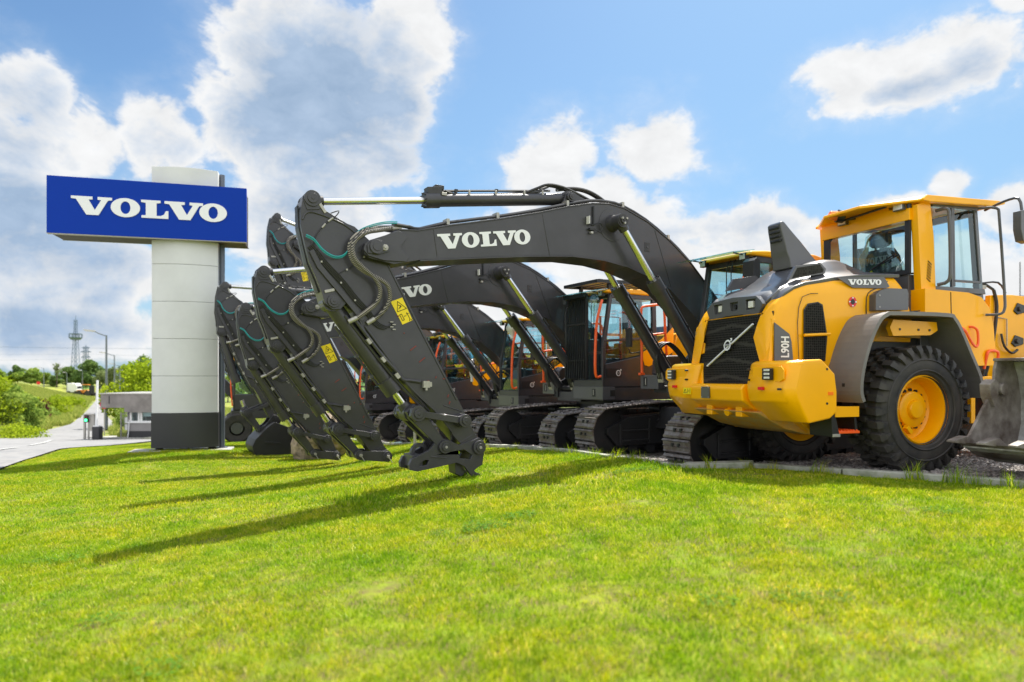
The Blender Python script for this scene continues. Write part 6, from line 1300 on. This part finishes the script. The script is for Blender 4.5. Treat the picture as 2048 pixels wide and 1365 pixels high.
m.tube([(-.95,-.02,1.4),(-.05,-.02,.2)], .015, 5, 0); m.build('gate_frame', r)
for z in (1.15, .72): m = MB(WFR); m.box((-.45,-.05,z), (.55,.02,.36)); m.build('notice_board', r)
r = empty('parking_sign', (px(209,50), 50, H1(px(209,50),50))); tag(r, 'round blue and red no-stopping sign behind the barrier', 'road sign'); m = MB(ZN); m.cyl((0,0,0), (0,0,2.3), .035, n=8); m.build('post', r); m = MB(mat('sign_red', (.6,.02,.03), .4)); m.cyl((0,-.05,2.25), (0,-.07,2.25), .30, n=28); q = m.build('sign_disc', r); m = MB(mat('sign_disc_blue', (.01,.08,.5), .4)); m.cyl((0,-.07,2.25), (0,-.08,2.25), .235, n=28); m.use(MATS['sign_red']).box((0,-.083,2.25), (.46,.006,.05), (0,R(45),0)); m.build('sign_face', q)
# guard rail
m = MB(mat('rail_zinc', (.62,.62,.60), .5, metal=.3)); r = empty('guard_rail', (px(-20,50), 50, 0)); tag(r, 'pale steel guard rail at the foot of the bushy hill', 'guard rail')
gx0 = px(-20,50); pts = [(px(-20,50), 46.5), (px(38,50), 47.0), (px(76,52), 48.0)]
m.tube([(x-gx0, y-50, H1(x,y)+.62) for x, y in pts], .14, 6, 3)
for x, y in pts: m.box((x-gx0, y-50, H1(x,y)+.3), (.1,.1,.6))
m.build('rail_beam', r)
# lamp posts
LG = 'street lamps along the hill road'
POST = mat('lamp_post_grey', (.17,.19,.21), .5, metal=.3)
def lamp(c, Y, ty, armpx, lab, flip=1):
    x = px(c, Y); b = H1(x, Y); h = (755-ty)*Y/1365+CZ-b; L = armpx*Y/1365; r = empty('street_lamp', (x, Y, b)); tag(r, lab, 'street lamp', LG); m = MB(POST); m.cyl((0,0,0), (0,0,h), .13, .07, 10); m.tube([(0,0,h-.05),(-L*.3*flip,0,h+.05),(-L*.8*flip,0,h+.35)], .05, 6, 2); m.build('post', r); m = MB(mat('lamp_head_beige', (.5,.48,.42), .5)); m.loft([[(-(L*.75+u)*flip, -w, h+.28+z*.5+u*.12),(-(L*.75+u)*flip, w, h+.28+z*.5+u*.12),(-(L*.75+u)*flip, w*.6, h+.42+u*.12),(-(L*.75+u)*flip, -w*.6, h+.42+u*.12)] for u, w, z in ((0,.08,.1),(.25,.16,-.02),(.7,.2,-.06),(1.0,.08,.1))]); m.build('lamp_head', r)
lamp(213, 60, 671, 30, 'tallest street lamp, rising behind the gatehouse roof'); lamp(229, 100, 711, 22, 'second street lamp beyond the gatehouse roof'); lamp(239.5, 140, 732, 15, 'third street lamp of the receding row beyond the gatehouse'); lamp(247, 170, 741, 11, 'fourth street lamp of the row, thin and far'); lamp(256, 185, 744, 9, 'thin lamp post beside the bright yellow-green bush')
lamp(165, 190, 744, 2, 'lamp post standing right above the far orange loader'); lamp(134, 195, 748, 2, 'lamp post between the bare treetop and the white truck'); lamp(88, 200, 737, 9, 'lone lamp post with a curved arm on the hilltop')
# lattice mast and power pylon
LAT = mat('lattice_steel', (.12,.17,.24), .6)
def lattice(name, c, Y, ty, wb, wt, label, cat, plat=None, arms=()):
    x = px(c, Y); b = H1(x, Y); h = (755-ty)*Y/1365+CZ-b; r = empty(name, (x, Y, b)); tag(r, label, cat); m = MB(LAT); n = 16; k = wb*.034
    def W_(t): return wb+(wt-wb)*min(1, t*1.15)
    for i in range(n):
        t0, t1 = i/n, (i+1)/n; a, c2 = W_(t0)/2, W_(t1)/2
        for sx, sy in ((1,1),(1,-1),(-1,1),(-1,-1)): m.cyl((a*sx,a*sy,h*t0), (c2*sx,c2*sy,h*t1), k, n=5, caps=False)
        for s in (1,-1): m.cyl((a*s,-a,h*t0), (-c2*s,-c2,h*t1), k*.6, n=4, caps=False); m.cyl((a*s,a,h*t0), (-c2*s,c2,h*t1), k*.6, n=4, caps=False)
        m.cyl((-a,-a,h*t0), (a,-a,h*t0), k*.6, n=4, caps=False)
    m.cyl((0,0,h), (0,0,h*1.06), k, n=5); m.build('lattice_tower', r)
    if plat: z, w = plat; m = MB(LAT); m.cyl((0,0,h*z-1.2), (0,0,h*z), w*.7, w, 12, False); m.cyl((0,0,h*z), (0,0,h*z+.4), w, n=12); m.cyl((0,0,h*z+2.2), (0,0,h*z+2.6), w, n=12); [m.cyl((w*math.cos(a),w*math.sin(a),h*z), (w*math.cos(a),w*math.sin(a),h*z+2.4), .15, n=4) for a in [2*PI*i/12 for i in range(12)]]; m.build('platform', r)
    for z, w in arms: m = MB(LAT); m.cyl((-w,0,h*z), (w,0,h*z), .35, n=5); m.cyl((-w,0,h*z), (0,0,h*z+1.6), .22, n=4); m.cyl((w,0,h*z), (0,0,h*z+1.6), .22, n=4); m.build('cross_arm', r)
lattice('radio_mast', 151.5, 420, 640, 4.4, 1.3, 'tall blue-grey lattice mast with a round platform', 'radio mast', (.73, 3.6)); lattice('power_pylon', 172, 620, 694, 5.5, 2.6, 'smaller lattice power pylon behind the trees, without a platform', 'power pylon', None, ((.72,4.2),(.86,4.8),(.97,3.4)))
for i, (z0, z1) in enumerate(((678,684),(683,690),(706,716),(724,722))):
    m = MB(LAT); Y = 620; A = (px(-500,Y), Y-60, (755-z0)*Y/1365+CZ); B = (px(172,Y), Y, (755-(697,697,709,718)[i])*Y/1365+CZ); C = (px(900,Y), Y+40, (755-z1)*Y/1365+CZ)
    def sag(P, Q): return [tuple(P[k]+(Q[k]-P[k])*t-(6*t*(1-t) if k == 2 else 0) for k in range(3)) for t in [j/12 for j in range(13)]]
    m.tube(sag(A, B)+sag(B, C)[1:], .055, 4, 0); tag(m.build('power_cable'), ['topmost power cable crossing the sky behind the mast','second power cable from the top behind the mast','third power cable from the top behind the mast','lowest power cable, just above the trees'][i], 'power cable')
# far vehicles at the head of the road
def simple_vehicle(name, c, Y, label, cat, build):
    x = px(c, Y); r = empty(name, (x, Y, H1(x, Y)+.3)); tag(r, label, cat); build(r)
def b_truck(r):
    m = MB(WFR); m.prism([(-1.5,.6),(1.3,.6),(1.3,2.4),(.9,3.1),(-1.5,3.2)], -1.2, 1.2); m.build('body', r, bevel=.1); m = MB(BLK); m.prism([(1.31,1.6),(1.31,2.35),(.98,2.95),(.9,2.9)], -1.05, 1.05); m.build('windscreen', r)
    for x in (-1,.9): m = MB(RUB); m.ycyl(x,.5,-1.2,-.8,.5,14); m.ycyl(x,.5,.8,1.2,.5,14); m.build('wheel', r)
simple_vehicle('truck', 150, 196, 'white truck at the head of the hill road, partly behind shrubs', 'truck', b_truck)
OY = mat('far_orange_paint', (.85,.28,.02), .45)
def b_load(r):
    m = MB(OY); m.prism([(-2.0,.8),(-.4,.8),(-.4,1.7),(-2.0,1.6)], -.8, .8); m.prism([(.3,.7),(1.8,.5),(1.9,.8),(.5,1.8),(.3,1.8)], -.4, .4); m.build('body', r, bevel=.05); m = MB(OY); m.span((-.6,-.75,3.0), (1.0,.75,3.15)); q = m.build('cab_roof', r); m = MB(GLD); m.span((-.5,-.7,1.7), (.9,.7,3.0)); m.build('cab_glass', r)
    for x in (-1.2,1.2): m = MB(RUB); m.ycyl(x,.75,-1.2,-.7,.75,16); m.ycyl(x,.75,.7,1.2,.75,16); m.build('wheel', r)
simple_vehicle('far_loader', 171, 190, 'small orange wheel loader far off at the head of the road', 'wheel loader', b_load)
def b_grab(r):
    m = MB(BLK); [m.span((x,-.4,.9), (x+.35,.4,3.0)) for x in (-1.2,-.5,.6,1.1)]; m.use(PIN).span((-1.5,-.7,.6), (1.6,.7,1.0)); m.build('load_rack', r, bevel=.03)
    for x in (-1,1.1): m = MB(RUB); m.ycyl(x,.5,-1.0,-.6,.5,14); m.ycyl(x,.5,.6,1.0,.5,14); m.build('wheel', r)
simple_vehicle('rack_trailer', 189, 184, 'dark trailer with upright racks beside the far orange loader', 'trailer', b_grab)
m = MB(REDL); x = px(77, 190); m.box((0,0,1.6), (.9,.1,.8)); m.use(ZN).cyl((0,0.1,-.5), (0,.1,1.2), .06, n=6); o = m.build('red_board'); o.location = (x, 190, H1(x,190)+.2); tag(o, 'tiny red board on the far hill under the trees', 'board')
# ================================================================== wheeled excavator behind the row
r = empty('wheeled_excavator', (-8.75, 25.2, H1(-8.75,25.2)+.05), FANG+R(-8)); tag(r, 'compact yellow and black wheeled excavator behind the bucket arm', 'wheeled excavator')
m = MB(YE); m.prism([(-1.5,1.15),(.2,1.15),(.2,1.75),(-.3,2.1),(-1.4,2.1),(-1.62,1.9),(-1.66,1.3)], -1.22, 1.22); m.build('engine_housing', r, bevel=.06)
m = MB(BLK); m.prism([(-.1,1.75),(-.1,2.35),(-1.1,2.35),(-.75,1.75)], 1.225, 1.24); text_on(m, WHT, 'EWR150', (-.12,1.243,2.28), (-.35,0,-.9), (-1,0,0.4), .13, .8); m.build('model_plate', r)
m = MB(CH); m.span((-1.4,-1.1,.85), (1.5,1.1,1.14)); m.span((.9,-1.1,.55), (1.7,1.1,.85)); m.build('chassis', r, bevel=.03)
for x in (-1.2, 1.3):
    for s in (1, -1): m = MB(RUB); m.lathe([(.25,-.2),(.46,-.22),(.52,-.15),(.52,.15),(.46,.22),(.25,.2)], (x,.98*s,.52), 28); w = m.build('wheel', r); m = MB(CH2); m.ycyl(x,.52,.9*s,1.14*s,.25,20,.2); m.build('rim', w)
m = MB(CH)
for x, z in ((.25,1.15),(1.35,1.15)): m.span((x,.2,z), (x+.08,.28,2.9)); m.span((x,1.05,z), (x+.08,1.13,2.9))
m.span((.25,.2,1.15), (1.43,1.13,1.7)); m.use(YE).span((.2,.18,2.88), (1.46,1.16,3.0)); c = m.build('cab', r, bevel=.03); m = MB(GLD); m.span((.3,.22,1.7), (1.4,1.11,2.86)); m.build('cab_glass', c)
m = MB(ORG); m.tube([(1.45,1.2,1.3),(1.5,1.22,2.2),(1.42,1.2,2.8)], .025, 6, 3); m.tube([(-.2,-1.2,1.3),(-.2,-1.2,2.7),(-.9,-1.2,2.7),(-.9,-1.2,2.1)], .025, 6, 0); m.box((1.75,0,.42), (.06,2.0,.06)); m.build('handrail', r)
m = MB(CH); m.prism([(1.0,1.5),(1.3,1.3),(3.0,3.1),(2.7,3.3)], -.5, -.2); m.build('boom', r, bevel=.02); m = MB(BLK); m.span((1.95,-1.2,.15), (2.05,1.2,.7)); m.build('dozer_blade', r, bevel=.02)
# warehouse beyond the loader, right edge
r = empty('warehouse', (66, 84, H1(66,84))); tag(r, 'low grey warehouse roof above the yellow front frame of the loader', 'warehouse'); h = (755-592)*84/1365+CZ-H1(66,84); m = MB(WALL); m.span((-5,0,0), (24,20,h-.6)); m.build('wall', r); m = MB(CH2); m.prism([(-5.4,h-.6),(24.4,h-.6),(24.4,h-.1),(10,h+.5),(-5.4,h-.1)], -.3, 20.3); m.build('roof', r); m = MB(PIN); m.cyl((-2,2,h), (-2,2,h+4.5), .06, n=6); m.build('antenna', r)
